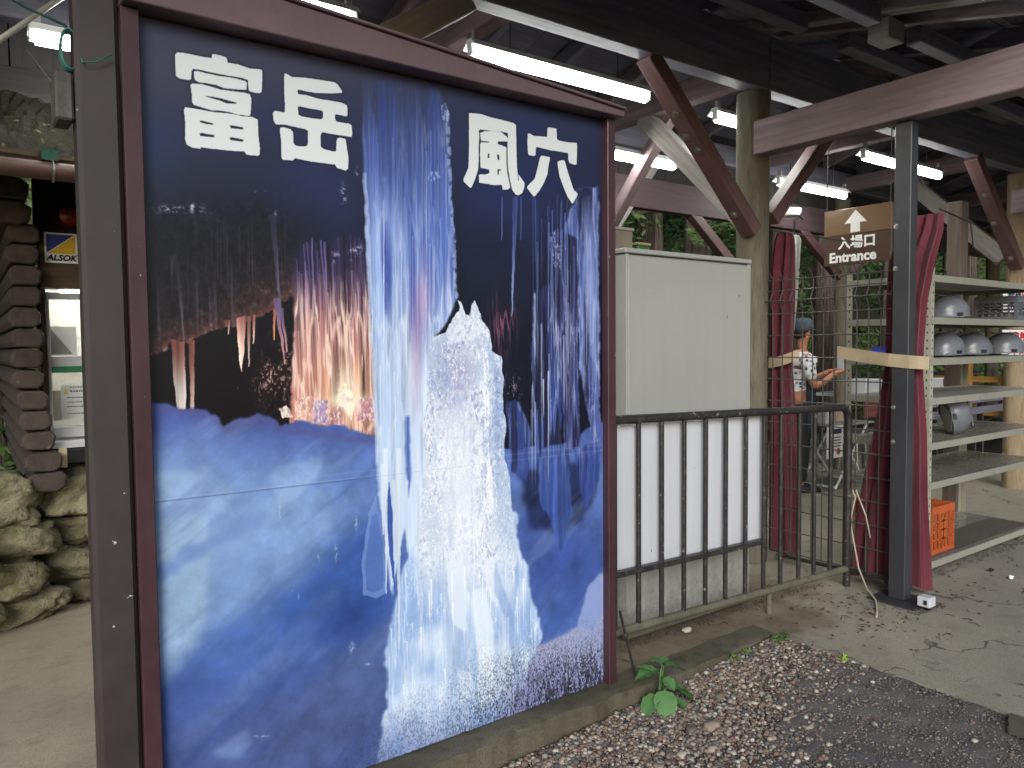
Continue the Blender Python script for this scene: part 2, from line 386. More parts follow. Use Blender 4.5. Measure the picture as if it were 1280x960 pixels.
    over(mix(C3(46, 18, 18), C3(235, 190, 170), sm(.56, .70, n_sp)), np.clip(red * 1.0, 0, .85) * sm(.35, .6, n_mid + .1))
    add(C3(120, 90, 90), cave * sm(.8, .95, n_fine) * .8)
    # orange icicle curtain
    cur = poly([(368, 322), (380, 300), (400, 312), (430, 292), (470, 300), (474, 545), (362, 530), (366, 430)], 3, 2)
    tt = sm(320, 420, PY + 40 * (st_f - .5)); col = mix(C3(40, 32, 66), C3(168, 104, 108), tt)
    col = col * (1 - sm(400, 470, PY)[..., None]) + mix(C3(196, 118, 104), C3(246, 184, 134), blob(432, 492, 36, 52)) * sm(400, 470, PY)[..., None]
    col = col * (.28 + 1.1 * st_f[..., None] + .5 * (st_m[..., None] - .5))
    img[:] = img * (1 - cur[..., None]) + col * cur[..., None]
    over(C3(255, 218, 196), np.clip(cur * sm(330, 400, PY) * (sv * .75 + sv2 * .6), 0, .9))
    over(C3(24, 12, 18), cur * sm(.55, .68, noise(80, 3, 3)) * sm(520, 460, PY) * .9)
    over(C3(255, 244, 214), np.clip(blob(432, 488, 14, 24) + blob(438, 502, 26, 8), 0, 1) * .85 * cur * (.5 + n_fine))
    for k in range(120):          # thin hanging icicles in front of the curtain
        cx = 370 + rng.rand() * 98; y0 = 296 + rng.rand() * 120; L = 50 + rng.rand() * 130; ww = .4 + 1.1 * rng.rand() ** 2
        stroke([(cx - ww, y0), (cx + ww, y0), (cx + (rng.rand() - .2) * 5 + 3, y0 + L)], C3(255, 206, 182), .25 + .6 * rng.rand() ** 2, ctop=C3(110, 92, 156), ya=320, yb=420)
    def spike(x0, y0, x1, y1, wd, ctop, cbot, a=1., xe=None):
        m = poly([(x0 - wd, y0), (x0 + wd, y0), ((x1 if xe is None else xe) + .6, y1), (x1 - .6, y1)], 1.2)
        over(mix(ctop, cbot, sm(y0, y1, PY)) * (.55 + .8 * st_f[..., None]), m * a)
    O1, O2 = C3(150, 84, 70), C3(255, 214, 196)
    over(mix(O1, C3(255, 240, 225), sm(430, 500, PY)) * (.3 + .9 * st_f[..., None]), poly([(214, 424), (231, 428), (233, 512), (222, 512), (217, 480)], 1))
    over(mix(O1, O2, sm(440, 515, PY)) * (.45 + .9 * st_f[..., None]), poly([(236, 428), (243, 425), (243, 512), (238, 512)], 1))
    over(mix(O1, O2, sm(380, 450, PY)) * (.5 + .9 * st_f[..., None]), poly([(295, 398), (308, 394), (305, 440), (302, 466), (299, 450)], 1))
    spike(311, 395, 311, 458, 2.6, O1, O2); spike(318, 393, 316, 430, 2, O1, O2); spike(286, 400, 286, 418, 1.5, O1, O2)
    spike(343, 385, 342, 425, 2, O1, C3(245, 150, 90)); spike(345, 372, 356, 456, 4, C3(90, 70, 110), C3(225, 150, 150)); spike(352, 385, 358, 440, 2, C3(90, 70, 110), C3(205, 140, 150), xe=359)
    spike(220, 318, 231, 430, 3, C3(34, 32, 44), C3(96, 80, 90), .7); spike(340, 268, 352, 400, 4, C3(50, 50, 70), C3(110, 96, 130), .6); spike(216, 320, 214, 345, 3, C3(70, 64, 74), C3(90, 84, 96), .5)
    for k in range(16):
        cx = 196 + rng.rand() * 160; y0 = 262 + rng.rand() * 60; spike(cx, y0, cx + 2 * rng.rand(), y0 + 40 + 50 * rng.rand(), 1.2, C3(50, 48, 64), C3(84, 76, 96), .28)
    # ---- blue ice floor
    fl = poly([(180, 505), (200, 504), (218, 508), (235, 512), (262, 512), (276, 522), (283, 533), (300, 522), (322, 516), (340, 524), (352, 534), (372, 528), (400, 534), (430, 530), (480, 548),
               (560, 560), (640, 560), (700, 560), (760, 520), (760, 1000), (180, 1000)], 6, 2)
    base = mix(C3(62, 80, 162), C3(82, 116, 192), sm(510, 600, PY))
    def ob(c, m):
        nonlocal base
        base = base * (1 - m[..., None]) + np.asarray(c) * m[..., None]
    ob(C3(128, 164, 212), .85 * np.clip(blob(200, 620, 100, 48) * (.5 + n_mid), 0, 1))
    ob(C3(112, 148, 204), .8 * np.clip(blob(350, 640, 120, 46) * (.35 + 1.1 * n_mid), 0, 1))
    ob(C3(104, 140, 200), .8 * np.clip(blob(300, 730, 95, 60) * (.45 + n_mid), 0, 1))
    ob(C3(150, 184, 214), .85 * poly([(186, 700), (205, 688), (232, 668), (258, 648), (266, 700), (262, 760), (248, 800), (225, 850), (205, 880), (190, 870)], 7, 9))
    ob(C3(158, 190, 216), .85 * poly([(186, 655), (215, 645), (250, 640), (262, 655), (240, 690), (186, 712)], 7, 8))
    ob(C3(104, 140, 198), .55 * poly([(262, 650), (330, 632), (336, 700), (330, 760), (270, 790), (258, 720)], 7, 5)); ob(C3(122, 156, 206), .5 * poly([(336, 628), (410, 610), (416, 690), (400, 720), (342, 745)], 8, 6)); ob(C3(140, 172, 214), .5 * poly([(340, 585), (400, 570), (404, 590), (346, 640)], 6, 4)); ob(C3(150, 180, 218), .55 * poly([(186, 590), (262, 585), (290, 612), (284, 640), (186, 650)], 7, 6))
    ob(C3(76, 108, 186), .8 * poly([(186, 712), (240, 685), (300, 648), (330, 640), (330, 655), (262, 690), (200, 728)], 8, 5))
    ob(C3(34, 76, 172), .85 * np.clip(sm(.28, .75, 1 - np.abs((PY - (1080 - .78 * PX)) / 150)) * sm(480, 420, PX - 40) * (.4 + n_mid), 0, 1))
    ob(C3(92, 126, 196), .6 * poly([(210, 930), (300, 850), (380, 770), (420, 735), (430, 745), (370, 830), (290, 890), (230, 950)], 9, 7))
    ob(C3(24, 52, 134), .7 * blob(430, 775, 60, 34) * (.5 + n_mid)); ob(C3(90, 125, 200), .5 * blob(395, 820, 34, 14))
    ob(C3(68, 82, 142), .8 * sm(800, 950, PY + .28 * (PX - 200)) * sm(560, 440, PX))
    ob(C3(120, 150, 204), .5 * poly([(262, 950), (280, 928), (310, 912), (318, 926), (300, 948)], 7, 5))
    ob(C3(44, 66, 152), .8 * blob(700, 700, 80, 70)); ob(C3(64, 100, 188), .8 * blob(705, 770, 70, 40)); ob(C3(20, 26, 66), .85 * poly([(650, 590), (745, 570), (748, 610), (730, 650), (700, 668), (660, 660)], 8, 8))
    base = base * (.70 + .18 * n_mid[..., None] + .22 * n_big[..., None] + .05 * (n_fine[..., None] - .5) + .42 * (n_w[..., None] - .3))
    ob(C3(150, 176, 214), np.clip(sm(.54, .72, n_dg) * .24 * sm(900, 700, PY), 0, 1)); ob(C3(40, 66, 146), np.clip(sm(.5, .34, n_dg) * .3 * sm(540, 620, PY), 0, 1)); ob(C3(132, 166, 212), .42 * np.clip(blob(230, 690, 150, 130), 0, 1)); base = base * .94 + base.mean(-1, keepdims=True) * .06
    top_edge = poly([(180, 507), (218, 509), (262, 514), (283, 533), (322, 518), (352, 534), (480, 550), (480, 556), (352, 542), (322, 526), (283, 543), (262, 522), (218, 517), (180, 514)], 2, 2)
    base = base * (1 - .5 * top_edge[..., None]) + C3(84, 78, 138) * .5 * top_edge[..., None]
    img[:] = img * (1 - fl[..., None]) + base * fl[..., None]
    over(C3(214, 230, 246), np.clip(fl * sm(.93, .985, n_gr) * sm(.5, .66, n_mid) * .7 * sm(600, 480, PX), 0, 1))
    for (a, b, cx, cy) in ((398, 700, 2, 8), (366, 738, 2, 6), (372, 745, 3, 5), (326, 920, 14, 2), (445, 655, 3, 12), (420, 690, 3, 14), (440, 810, 5, 9), (460, 830, 8, 2), (350, 640, 2, 12)):
        over(C3(214, 228, 244), .55 * blob(a, b, cx * .6, cy * .75) * sm(.42, .6, n_sp))
    # bright lumps of ice by the curtain
    for p_, c_ in (([(366, 498), (388, 494), (398, 502), (396, 528), (368, 526)], C3(232, 168, 146)), ([(390, 502), (410, 500), (412, 532), (392, 530)], C3(166, 138, 186)), ([(412, 508), (430, 508), (428, 532), (414, 532)], C3(206, 138, 136)),
                   ([(448, 500), (470, 496), (470, 528), (446, 524)], C3(196, 128, 140)), ([(426, 484), (436, 478), (444, 500), (440, 524), (426, 512)], C3(255, 232, 196)), ([(350, 512), (358, 506), (366, 522), (354, 524)], C3(255, 226, 206))):
        m = poly(p_, 3, 1); over(c_ * (.55 + .8 * n_sp[..., None]), m * .8); over(C3(255, 238, 224), m * sm(.5, .64, n_sp2) * .7)
    # ---- hanging blue icicles, right side
    for p_, c1, c2, a in (([(666, 370), (690, 350), (706, 380), (704, 470), (700, 560), (694, 640), (678, 640), (668, 560), (664, 450)], C3(34, 38, 86), C3(52, 78, 160), .95),
                          ([(700, 300), (722, 236), (748, 232), (750, 560), (742, 560), (728, 480), (716, 420), (704, 360)], C3(74, 92, 166), C3(84, 98, 172), .95),
                          ([(684, 290), (700, 285), (722, 300), (724, 560), (706, 560), (698, 420)], C3(26, 28, 70), C3(62, 70, 142), .9),
                          ([(632, 500), (650, 505), (664, 540), (660, 600), (640, 590)], C3(54, 76, 150), C3(50, 72, 150), .8),
                          ([(676, 560), (708, 555), (716, 640), (700, 690), (684, 640)], C3(66, 98, 180), C3(52, 80, 160), .8),
                          ([(716, 560), (750, 552), (750, 600), (730, 640)], C3(56, 84, 170), C3(46, 68, 150), .8)):
        m = poly(p_, 4, 2) * a
        over(mix(c1, c2, sm(300, 600, PY)) * (.45 + .7 * st_f[..., None] + .35 * (st_m[..., None])), m)
        over(C3(196, 206, 240), np.clip(m * (sv * .42 + sv2 * .36 + .3 * vein * sm(.5, .6, n_mid)) * sm(640, 500, PY), 0, 1))
        over(C3(16, 16, 40), np.clip(m * sm(.50, .66, noise(56, 6, 3)) * .85 * sm(640, 560, PY), 0, 1))
    over(C3(150, 168, 224), np.clip(poly([(728, 246), (746, 240), (748, 470), (738, 440), (730, 340)], 3, 2) * (.1 + .8 * st_f) * sm(225, 300, PY), 0, .6))
    over(C3(200, 208, 240), .5 * sm(.5, .62, n_sp) * poly([(686, 286), (696, 288), (694, 300), (704, 312), (700, 345), (690, 330)], 5, 1) * sm(.5, .7, rid))
    for k in range(170):
        cx = 664 + rng.rand() * 84; y0 = 240 + rng.rand() * 200 * (1.5 - (cx - 664) / 84); L = 20 + rng.rand() * 130; ww = .25 + .8 * rng.rand() ** 2
        stroke([(cx - ww, y0), (cx + ww, y0), (cx + ww * .6, y0 + L), (cx, y0 + L + 6)], C3(206, 212, 242), .15 + .7 * rng.rand() ** 2.4, ctop=C3(90, 108, 190), ya=280, yb=460, band=(650, 540))
    spike(628, 246, 627, 300, .8, C3(70, 84, 160), C3(90, 110, 190), .7); spike(644, 246, 640, 396, 3.2, C3(66, 84, 170), C3(150, 176, 235), .9); spike(651, 246, 651, 300, .9, C3(70, 84, 160), C3(90, 110, 190), .6)
    over(C3(170, 90, 110), np.clip(blob(628, 405, 16, 34) * (sv + .4 * vein), 0, 1) * .75); over(C3(200, 170, 190), blob(640, 485, 12, 22) * vein * .7)
    # ---- central blue icicle column
    colm = poly([(452, 98), (500, 100), (545, 108), (560, 135), (562, 200), (568, 300), (571, 372), (560, 402), (540, 425), (536, 520), (530, 600), (528, 690), (520, 742), (512, 700), (505, 660), (498, 700), (490, 745), (484, 700), (476, 640), (468, 520), (464, 400), (458, 300), (455, 225)], 2.5, 2)
    colm *= .25 + .75 * sm(95, 180, PY)
    cc = mix(C3(54, 66, 124), C3(72, 98, 182), sm(110, 320, PY)); cc = cc * (1 - sm(300, 500, PY)[..., None]) + C3(196, 214, 240) * sm(300, 500, PY)[..., None]
    lite = sm(548, 478, PX + 26 * (st_m - .5)) * sm(205, 300, PY + 70 * (st_f - .5))
    cc = cc * (1 - .62 * lite[..., None]) + C3(158, 186, 230) * .62 * lite[..., None]
    cc = cc * (.52 + .26 * st_f[..., None] + .34 * st_m[..., None] + .36 * st_c[..., None])
    img[:] = img * (1 - colm[..., None]) + cc * colm[..., None]
    over(C3(214, 226, 246), np.clip(colm * (.25 + .75 * sm(200, 430, PY)) * (.38 * sv + .5 * sv2), 0, .8))
    over(C3(46, 66, 158), np.clip(colm * sm(.60, .75, noise(36, 3, 3)) * sm(470, 360, PY) * .85, 0, 1))
    over(C3(214, 150, 180), .55 * colm * np.clip(blob(520, 430, 9, 70) + .8 * blob(530, 370, 8, 40), 0, 1) * (.4 + .8 * st_f))
    over(C3(56, 84, 172), .85 * poly([(506, 520), (512, 520), (514, 590), (511, 625), (507, 590)], 1.5, 2)); over(C3(40, 70, 160), .9 * poly([(482, 640), (486, 600), (492, 650), (494, 740), (488, 700)], 1.5, 1))
    over(C3(206, 220, 244), .4 * poly([(453, 215), (458, 215), (466, 360), (470, 500), (476, 620), (472, 620), (464, 480), (458, 330)], 2, 1) * (.4 + n_fine))
    over(C3(170, 192, 240), .55 * poly([(558, 130), (562, 150), (565, 240), (571, 330), (573, 372), (568, 372), (565, 300), (559, 210), (556, 150)], 2.5, 1) * sm(.35, .6, n_fine))
    over(C3(186, 206, 246), .6 * poly([(552, 92 + 40), (557, 128), (561, 142), (558, 156), (552, 150)], 2, 1) * sm(.48, .6, n_sp)); over(C3(186, 206, 246), .65 * sm(.5, .6, n_sp) * poly([(538, 215), (548, 212), (552, 220), (540, 232), (536, 226)], 3, 1))
    for k in range(230):
        cx = 456 + rng.rand() * 112; y0 = 110 + rng.rand() * 420; L = 30 + rng.rand() * 170; ww = .25 + .75 * rng.rand() ** 2
        stroke([(cx - ww, y0), (cx + ww, y0), (cx + ww * .7, y0 + L), (cx, y0 + L + 8)], C3(232, 240, 252), .12 + .75 * rng.rand() ** 2.5, mask=colm, ctop=C3(96, 122, 205), ya=150, yb=420)
    # clear lump hanging at the column's foot
    fn = .7 * poly([(462, 640), (470, 620), (478, 660), (484, 740), (470, 748), (454, 744), (452, 700)], 2, 1); over(C3(96, 130, 206), fn * .75)
    over(C3(150, 178, 228), .4 * np.clip(fn - poly([(465, 645), (472, 640), (478, 680), (479, 735), (468, 741), (458, 738), (456, 702)], 2, 1), 0, 1))
    # ---- white ice stalagmite
    low = poly([(540, 640), (645, 640), (650, 690), (661, 706), (664, 740), (672, 770), (677, 795), (668, 820), (655, 860), (645, 900), (560, 950), (470, 965), (474, 930), (482, 880), (484, 800), (492, 755), (505, 712), (522, 670)], 6, 3)
    lc = mix(C3(138, 170, 218), C3(196, 214, 238), sm(.3, .7, noise(9, 12, 3))) * (.80 + .18 * st_c[..., None] + .16 * st_m[..., None] + .08 * n_fine[..., None])
    lc = lc * (1 - .8 * sm(860, 950, PY)[..., None]) + C3(120, 136, 190) * .8 * sm(860, 950, PY)[..., None]
    img[:] = img * (1 - low[..., None]) + lc * low[..., None]
    over(C3(240, 246, 252), np.clip(low * (.22 * sv + .34 * sv2 + .55 * vein * sm(.5, .62, n_mid)) * sm(950, 850, PY), 0, .85))
    over(C3(112, 150, 208), np.clip(low * sm(.56, .75, noise(22, 6, 3)) * .42, 0, 1))
    hi = poly([(575, 384), (572, 374), (576, 376), (582, 392), (588, 394), (590, 380), (593, 375), (598, 384), (602, 400), (612, 412), (616, 440), (626, 446), (629, 470), (628, 500), (632, 528), (631, 575), (638, 600), (640, 640), (646, 690),
               (640, 760), (560, 790), (520, 760), (524, 660), (530, 590), (530, 520), (534, 500), (536, 440), (540, 422), (556, 414), (566, 400)], 3, 1) * sm(765, 660, PY + 90 * (st_m - .5))
    hc = mix(C3(196, 211, 235), C3(242, 247, 252), sm(.3, .62, n_mid)); hc = hc * (.84 + .22 * n_fine[..., None])
    img[:] = img * (1 - hi[..., None]) + hc * hi[..., None]
    pt = blob(562, 470, 24, 46) * hi; over(C3(138, 146, 192), np.clip(pt * (.35 + sm(.35, .7, n_fine)), 0, .85)); over(C3(196, 150, 184), .5 * hi * blob(578, 465, 12, 26) * sm(.4, .6, n_fine))
    over(C3(112, 134, 188), np.clip(hi * sm(.53, .66, n_sp) * sm(.38, .6, n_mid) * .75, 0, 1)); over(C3(170, 186, 218), np.clip(hi * sm(.5, .6, n_sp2) * .5, 0, 1)); over(C3(104, 124, 180), hi * np.clip(blob(622, 520, 7, 130) * sm(.42, .62, n_fine), 0, 1) * .8)
    over(C3(128, 148, 196), hi * sm(.6, .8, noise(46, 12, 3)) * .5); over(C3(252, 253, 255), np.clip(hi * vein2 * .85 + hi * sm(520, 640, PY) * .12, 0, 1))
    over(C3(240, 244, 250), .6 * blob(578, 640, 26, 90) * np.clip(hi + low, 0, 1)); over(C3(240, 244, 250), .5 * blob(568, 560, 30, 60) * hi)
    over(C3(150, 180, 222), .55 * hi * poly([(606, 430), (634, 440), (634, 560), (650, 690), (628, 690), (612, 560)], 6, 3) * sm(.4, .6, n_sp)); over(C3(248, 251, 254), .8 * poly([(604, 440), (610, 440), (612, 560), (618, 640), (612, 640), (606, 560)], 3, 1) * sm(.35, .55, n_sp2))
    for p_ in ([(556, 702), (578, 696), (586, 745), (582, 790), (566, 780)], [(604, 702), (618, 696), (626, 730), (622, 760), (612, 745)], [(590, 738), (606, 734), (618, 790), (616, 860), (600, 840)]):
        over(C3(228, 238, 248), .75 * poly(p_, 1.5, 2)); 
    over(C3(118, 150, 206), .45 * poly([(619, 700), (628, 730), (640, 760), (652, 820), (650, 880), (646, 880), (640, 820), (630, 768), (618, 740)], 2, 2)); over(C3(236, 242, 250), .5 * poly([(573, 835), (590, 840), (592, 870), (574, 880)], 4, 3))
    low_hi = np.clip(low + hi, 0, 1)
    for k in range(150):
        cx = 486 + rng.rand() * 170; y0 = 640 + rng.rand() * 220; L = 12 + rng.rand() * 60; ww = .3 + 1. * rng.rand()
        stroke([(cx - ww, y0), (cx + ww, y0), (cx + ww * .5, y0 + L)], C3(246, 250, 254), .15 + .6 * rng.rand() ** 2, mask=low_hi)
    for cx, y0, y1, ww in ((482, 560, 742, 3.2), (498, 560, 812, 4.2), (492, 600, 700, 2), (522, 560, 720, 3), (508, 600, 690, 2.2), (478, 580, 668, 2.6)):   # white fangs
        m = poly([(cx - ww, y0), (cx + ww, y0), (cx + 1.5, y1), (cx + .2, y1)], 1.2); over(C3(226, 236, 250) * (.8 + .25 * st_f[..., None]), m * .85)
    over(C3(232, 240, 250), .6 * poly([(557, 414), (566, 400), (575, 384), (582, 398), (590, 384), (600, 404), (612, 420), (560, 430)], 4, 1) * sm(.35, .6, n_fine))
    # ---- snowy mound lower right with grime
    mound = poly([(672, 806), (700, 796), (722, 782), (735, 735), (750, 716), (760, 716), (760, 900), (640, 900), (655, 850)], 3, 4)
    over(mix(C3(150, 158, 206), C3(176, 176, 202), n_mid), mound * .9); over(C3(120, 150, 214), .6 * poly([(722, 782), (735, 735), (750, 716), (756, 760), (740, 790)], 3, 3))
    over(C3(120, 120, 178), .55 * sm(820, 880, PY + (PX - 640) * .12) * sm(600, 660, PX))
    # drizzle of white glints over the cave picture
    gl = sm(.90, .97, n_gr) * sm(.6, .78, n_mid) * sm(230, 260, PY) * sm(860, 700, PY)
    over(C3(206, 214, 236), gl * .45)
    for cx, cy, rx, ry in ((225, 262, 30, 5), (240, 258, 4, 3), (316, 240, 3, 2), (333, 241, 3, 4), (345, 267, 2, 2), (430, 243, 4, 12), (447, 215, 3, 6), (447, 310, 5, 6), (418, 322, 8, 6), (441, 318, 6, 8)):
        over(C3(214, 214, 232), .8 * blob(cx, cy, rx, ry) * sm(.5, .68, n_fine))
    # ---- seam, scratches, mildew at the foot of the sheet (real wear on the print)
    ys = 628 - .1129 * (PX - 190)
    over(C3(60, 74, 130), .35 * np.exp(-((PY - ys) / 1.1) ** 2) * sm(480, 440, PX)); over(C3(235, 240, 248), .12 * np.exp(-((PY - ys + 1.6) / 1.0) ** 2)); over(C3(220, 230, 245), .10 * np.exp(-((PY - ys + 9) / 1.2) ** 2) * sm(300, 480, PX))
    dirt = sm(1 - .16, 1.0, V + .05 * (n_big - .5)) * sm(.2, .5, U)
    n_dt = noise(620, 420, 2, .5); over(C3(26, 26, 36), np.clip(dirt * sm(.60, .70, n_dt * .75 + n_mid * .25 + .12 * dirt) * (.3 + .7 * sm(.5, .9, U)) * 1.3, 0, .92))
    dirt2 = sm(.88, 1.0, V) * sm(.55, .9, U); over(C3(40, 38, 48), np.clip(dirt2 * sm(.48, .66, noise(230, 60, 3)) * .75, 0, 1))
    over(C3(28, 26, 30), sm(.9965, .999, V + .004 * (n_fine - .5)) * sm(.15, .4, U) * .8)
    # ---- lettering
    K = {
     'fu': (6.854, 210, 60, [[(60, 60), (75, 38), (130, 40), (215, 58), (372, 88), (380, 52), (400, 52), (480, 72), (502, 84), (512, 125), (600, 140), (700, 175), (790, 182), (808, 192), (806, 330), (802, 376), (785, 388), (730, 380), (694, 368), (690, 352), (684, 275), (640, 258), (500, 234), (330, 200), (262, 184), (212, 180), (202, 200), (198, 265), (182, 275), (100, 262), (68, 240), (62, 150)],
                             [(222, 200), (250, 196), (320, 214), (430, 238), (560, 256), (660, 282), (676, 300), (672, 358), (600, 356), (480, 344), (420, 320), (340, 304), (262, 292), (232, 276), (222, 240)],
                             [(192, 318), (205, 304), (290, 310), (380, 334), (450, 356), (560, 370), (660, 384), (700, 396), (714, 430), (712, 520), (704, 580), (680, 582), (590, 568), (520, 548), (440, 536), (380, 536), (300, 512), (222, 488), (208, 470), (202, 390)],
                             [(136, 530), (146, 508), (200, 514), (300, 532), (400, 550), (480, 556), (560, 566), (640, 584), (720, 590), (768, 612), (776, 760), (788, 860), (784, 915), (768, 924), (672, 914), (652, 886), (560, 882), (420, 868), (285, 850), (276, 862), (205, 852), (160, 828), (146, 780), (148, 640)]],
            [[(314, 414), (330, 412), (400, 420), (470, 436), (540, 456), (590, 468), (580, 478), (500, 474), (450, 452), (380, 432)], [(270, 624), (282, 622), (340, 634), (392, 648), (388, 658), (330, 652), (276, 636)], [(270, 732), (290, 728), (396, 746), (398, 762), (380, 766), (275, 752)],
             [(528, 664), (545, 662), (640, 680), (648, 694), (630, 698), (540, 686)], [(528, 768), (545, 764), (644, 784), (648, 798), (630, 802), (536, 790)]]),
     'gaku': (7.113, 335, 85, [[(144, 52), (160, 48), (215, 80), (330, 86), (480, 108), (590, 126), (620, 146), (662, 210), (655, 222), (560, 226), (430, 222), (340, 208), (275, 192), (262, 202), (268, 232), (340, 240), (430, 268), (560, 292), (650, 306), (700, 330), (708, 365), (705, 425), (690, 430), (640, 418), (600, 410), (594, 440), (606, 474), (650, 484), (720, 494), (744, 512), (750, 590), (742, 614), (680, 604), (560, 586), (480, 570), (468, 600), (470, 700), (500, 722), (580, 742), (606, 738), (608, 660), (616, 626), (640, 618), (690, 632), (700, 700), (716, 800), (712, 895), (690, 912), (612, 888), (596, 858), (500, 846), (380, 832), (240, 802), (222, 822), (130, 816), (118, 790), (118, 660), (104, 550), (110, 530), (140, 526), (200, 544), (222, 570), (228, 670), (250, 692), (310, 698), (345, 694), (354, 670), (356, 560), (330, 544), (220, 520), (150, 504), (70, 502), (50, 470), (42, 400), (62, 380), (140, 394), (150, 388), (150, 320), (144, 200)]],
             [[(264, 350), (280, 340), (380, 362), (470, 376), (490, 390), (488, 440), (474, 456), (400, 448), (300, 430), (272, 416)]]),
     'fuu': (8.344, 570, 135, [[(134, 52), (260, 62), (360, 96), (480, 124), (600, 156), (626, 180), (630, 400), (636, 600), (644, 700), (648, 770), (654, 745), (650, 690), (680, 730), (714, 780), (712, 830), (690, 888), (650, 912), (618, 900), (585, 850), (560, 740), (540, 600), (536, 400), (542, 300), (540, 262), (470, 244), (440, 244), (380, 240), (250, 224), (238, 240), (244, 300), (236, 400), (238, 500), (232, 640), (200, 740), (160, 832), (145, 832), (78, 765), (78, 740), (130, 620), (136, 400)],
                              [(250, 262), (300, 240), (400, 242), (470, 248), (520, 290), (538, 310), (540, 350), (440, 348), (434, 376), (480, 390), (526, 410), (526, 560), (536, 680), (566, 830), (540, 850), (486, 852), (480, 802), (400, 804), (240, 780), (238, 700), (250, 690), (300, 694), (348, 680), (346, 644), (300, 632), (256, 626), (250, 500), (250, 384), (262, 356), (340, 360), (342, 350), (262, 344)]],
             [[(332, 478), (346, 476), (348, 520), (330, 522)], [(428, 486), (450, 486), (452, 542), (434, 540)], [(432, 640), (470, 640), (470, 650), (446, 654), (446, 694), (434, 694)]]),
     'ketsu': (8.725, 650, 150, [[(84, 150), (100, 144), (150, 172), (295, 184), (300, 84), (320, 80), (398, 94), (404, 210), (430, 226), (530, 244), (618, 250), (624, 290), (618, 480), (600, 490), (540, 470), (526, 430), (524, 362), (440, 346), (330, 330), (190, 296), (174, 300), (170, 380), (160, 392), (100, 386), (88, 370), (80, 250)],
                                [(222, 400), (238, 388), (320, 402), (328, 420), (310, 500), (300, 590), (260, 690), (205, 780), (165, 828), (145, 832), (78, 745), (78, 725), (160, 640), (182, 560), (206, 460)],
                                [(408, 460), (430, 444), (475, 436), (490, 450), (520, 560), (585, 760), (628, 800), (628, 820), (580, 905), (566, 910), (520, 840), (470, 720), (430, 610), (412, 500)]], [])}
    let = np.zeros((H, W), np.float32)
    for s_, ox, oy, fills, holes in K.values():
        tr = lambda P: [(ox + a / s_, oy + b / s_) for a, b in P]
        m = np.zeros((H, W), np.float32)
        for f in fills: m = np.maximum(m, poly(tr(f)))
        for h in holes: m *= 1 - poly(tr(h))
        let = np.maximum(let, m)
    sh = blur(let, 3); over(C3(22, 23, 36), np.clip(sh * 1.6, 0, .85)); over(C3(206, 210, 210), let)
    img[:] = img * .945 + C3(70, 74, 96) * .055  # lifts the darks: reflection haze painted into the print
    lum = (img * np.array([.3, .5, .2], np.float32)).sum(-1, keepdims=True); img[:] = lum + (img - lum) * .86
    over(C3(212, 216, 216), let)
    return np.clip(img, 0, 1)
# ================================================================ ground, pavement, kerb
def concrete(name, c, c2, spk=.5, scale=1., stain=(.06, .045, .03), st_amt=.5, cracks=False, rust=None):
    n = N(name); a = n.noise(.9 * scale, 6, .65); b = n.noise(7 * scale, 5, .65); g = n.noise(160, 3, .7); v = n.n('ShaderNodeTexVoronoi'); v.inputs['Scale'].default_value = 95; n.l(n.tc.outputs['Object'], v.inputs['Vector'])
    col = n.mix(n.f(a, .35, .68), c, c2); col = n.mix(n.math('MULTIPLY', n.f(b, .5, .75), st_amt), col, (*stain, 1))
    col = n.mix(n.math('MULTIPLY', n.f(g, .48, .62), spk), col, sc(c, .55)); col = n.mix(n.math('MULTIPLY', n.f(v.outputs['Distance'], .32, .18), .35 * spk), col, sc(c2, 1.5))
    if rust:      # a brown stain with a place of its own
        d_ = n.n('ShaderNodeVectorMath', operation='DISTANCE'); mp = n.mapping(n.tc.outputs['Object'], (.8, 1, 0)); n.l(mp, d_.inputs[0]); d_.inputs[1].default_value = (rust[0] * .8, rust[1], 0)
        k = n.math('ADD', d_.outputs['Value'], n.math('MULTIPLY', n.math('SUBTRACT', n.noise(2.6, 5, .65), .5), 1.6)); col = n.mix(n.math('MULTIPLY', n.f(k, rust[2] * 1.1, rust[2] * .5), .8), col, n.mix(n.f(b, .4, .6), (.115, .082, .052, 1), (.19, .145, .10, 1)))
    h = n.math('ADD', g, n.math('MULTIPLY', b, .6))
    if cracks:
        w = n.n('ShaderNodeTexVoronoi', feature='DISTANCE_TO_EDGE'); w.inputs['Scale'].default_value = 1.15
        wv = n.n('ShaderNodeVectorMath', operation='ADD'); ns = n.n('ShaderNodeTexNoise'); ns.inputs['Scale'].default_value = 6; ns.inputs['Detail'].default_value = 5; n.l(n.tc.outputs['Object'], ns.inputs['Vector'])
        sc_ = n.n('ShaderNodeVectorMath', operation='SCALE'); sc_.inputs['Scale'].default_value = .34; n.l(ns.outputs['Color'], sc_.inputs[0]); n.l(n.tc.outputs['Object'], wv.inputs[0]); n.l(sc_.outputs[0], wv.inputs[1]); n.l(wv.outputs[0], w.inputs['Vector'])
        ck = n.math('MULTIPLY', n.f(w.outputs['Distance'], .009, .003), n.f(n.noise(1.4, 2), .47, .56)); col = n.mix(n.math('MULTIPLY', ck, .75), col, (.035, .028, .02, 1)); h = n.math('SUBTRACT', h, n.math('MULTIPLY', ck, 2.))
    n.bump(h, .5, .004); return n.done(col, .85, 0, .2)
M['gravelbed'] = concrete('damp_dirt_and_grit', srgb(96, 84, 76), srgb(78, 72, 70), .8, 1.2, (.03, .025, .02), .5)
M['asphalt'] = concrete('worn_asphalt', srgb(104, 98, 94), srgb(84, 80, 80), 1., 1., (.05, .045, .04), .35)
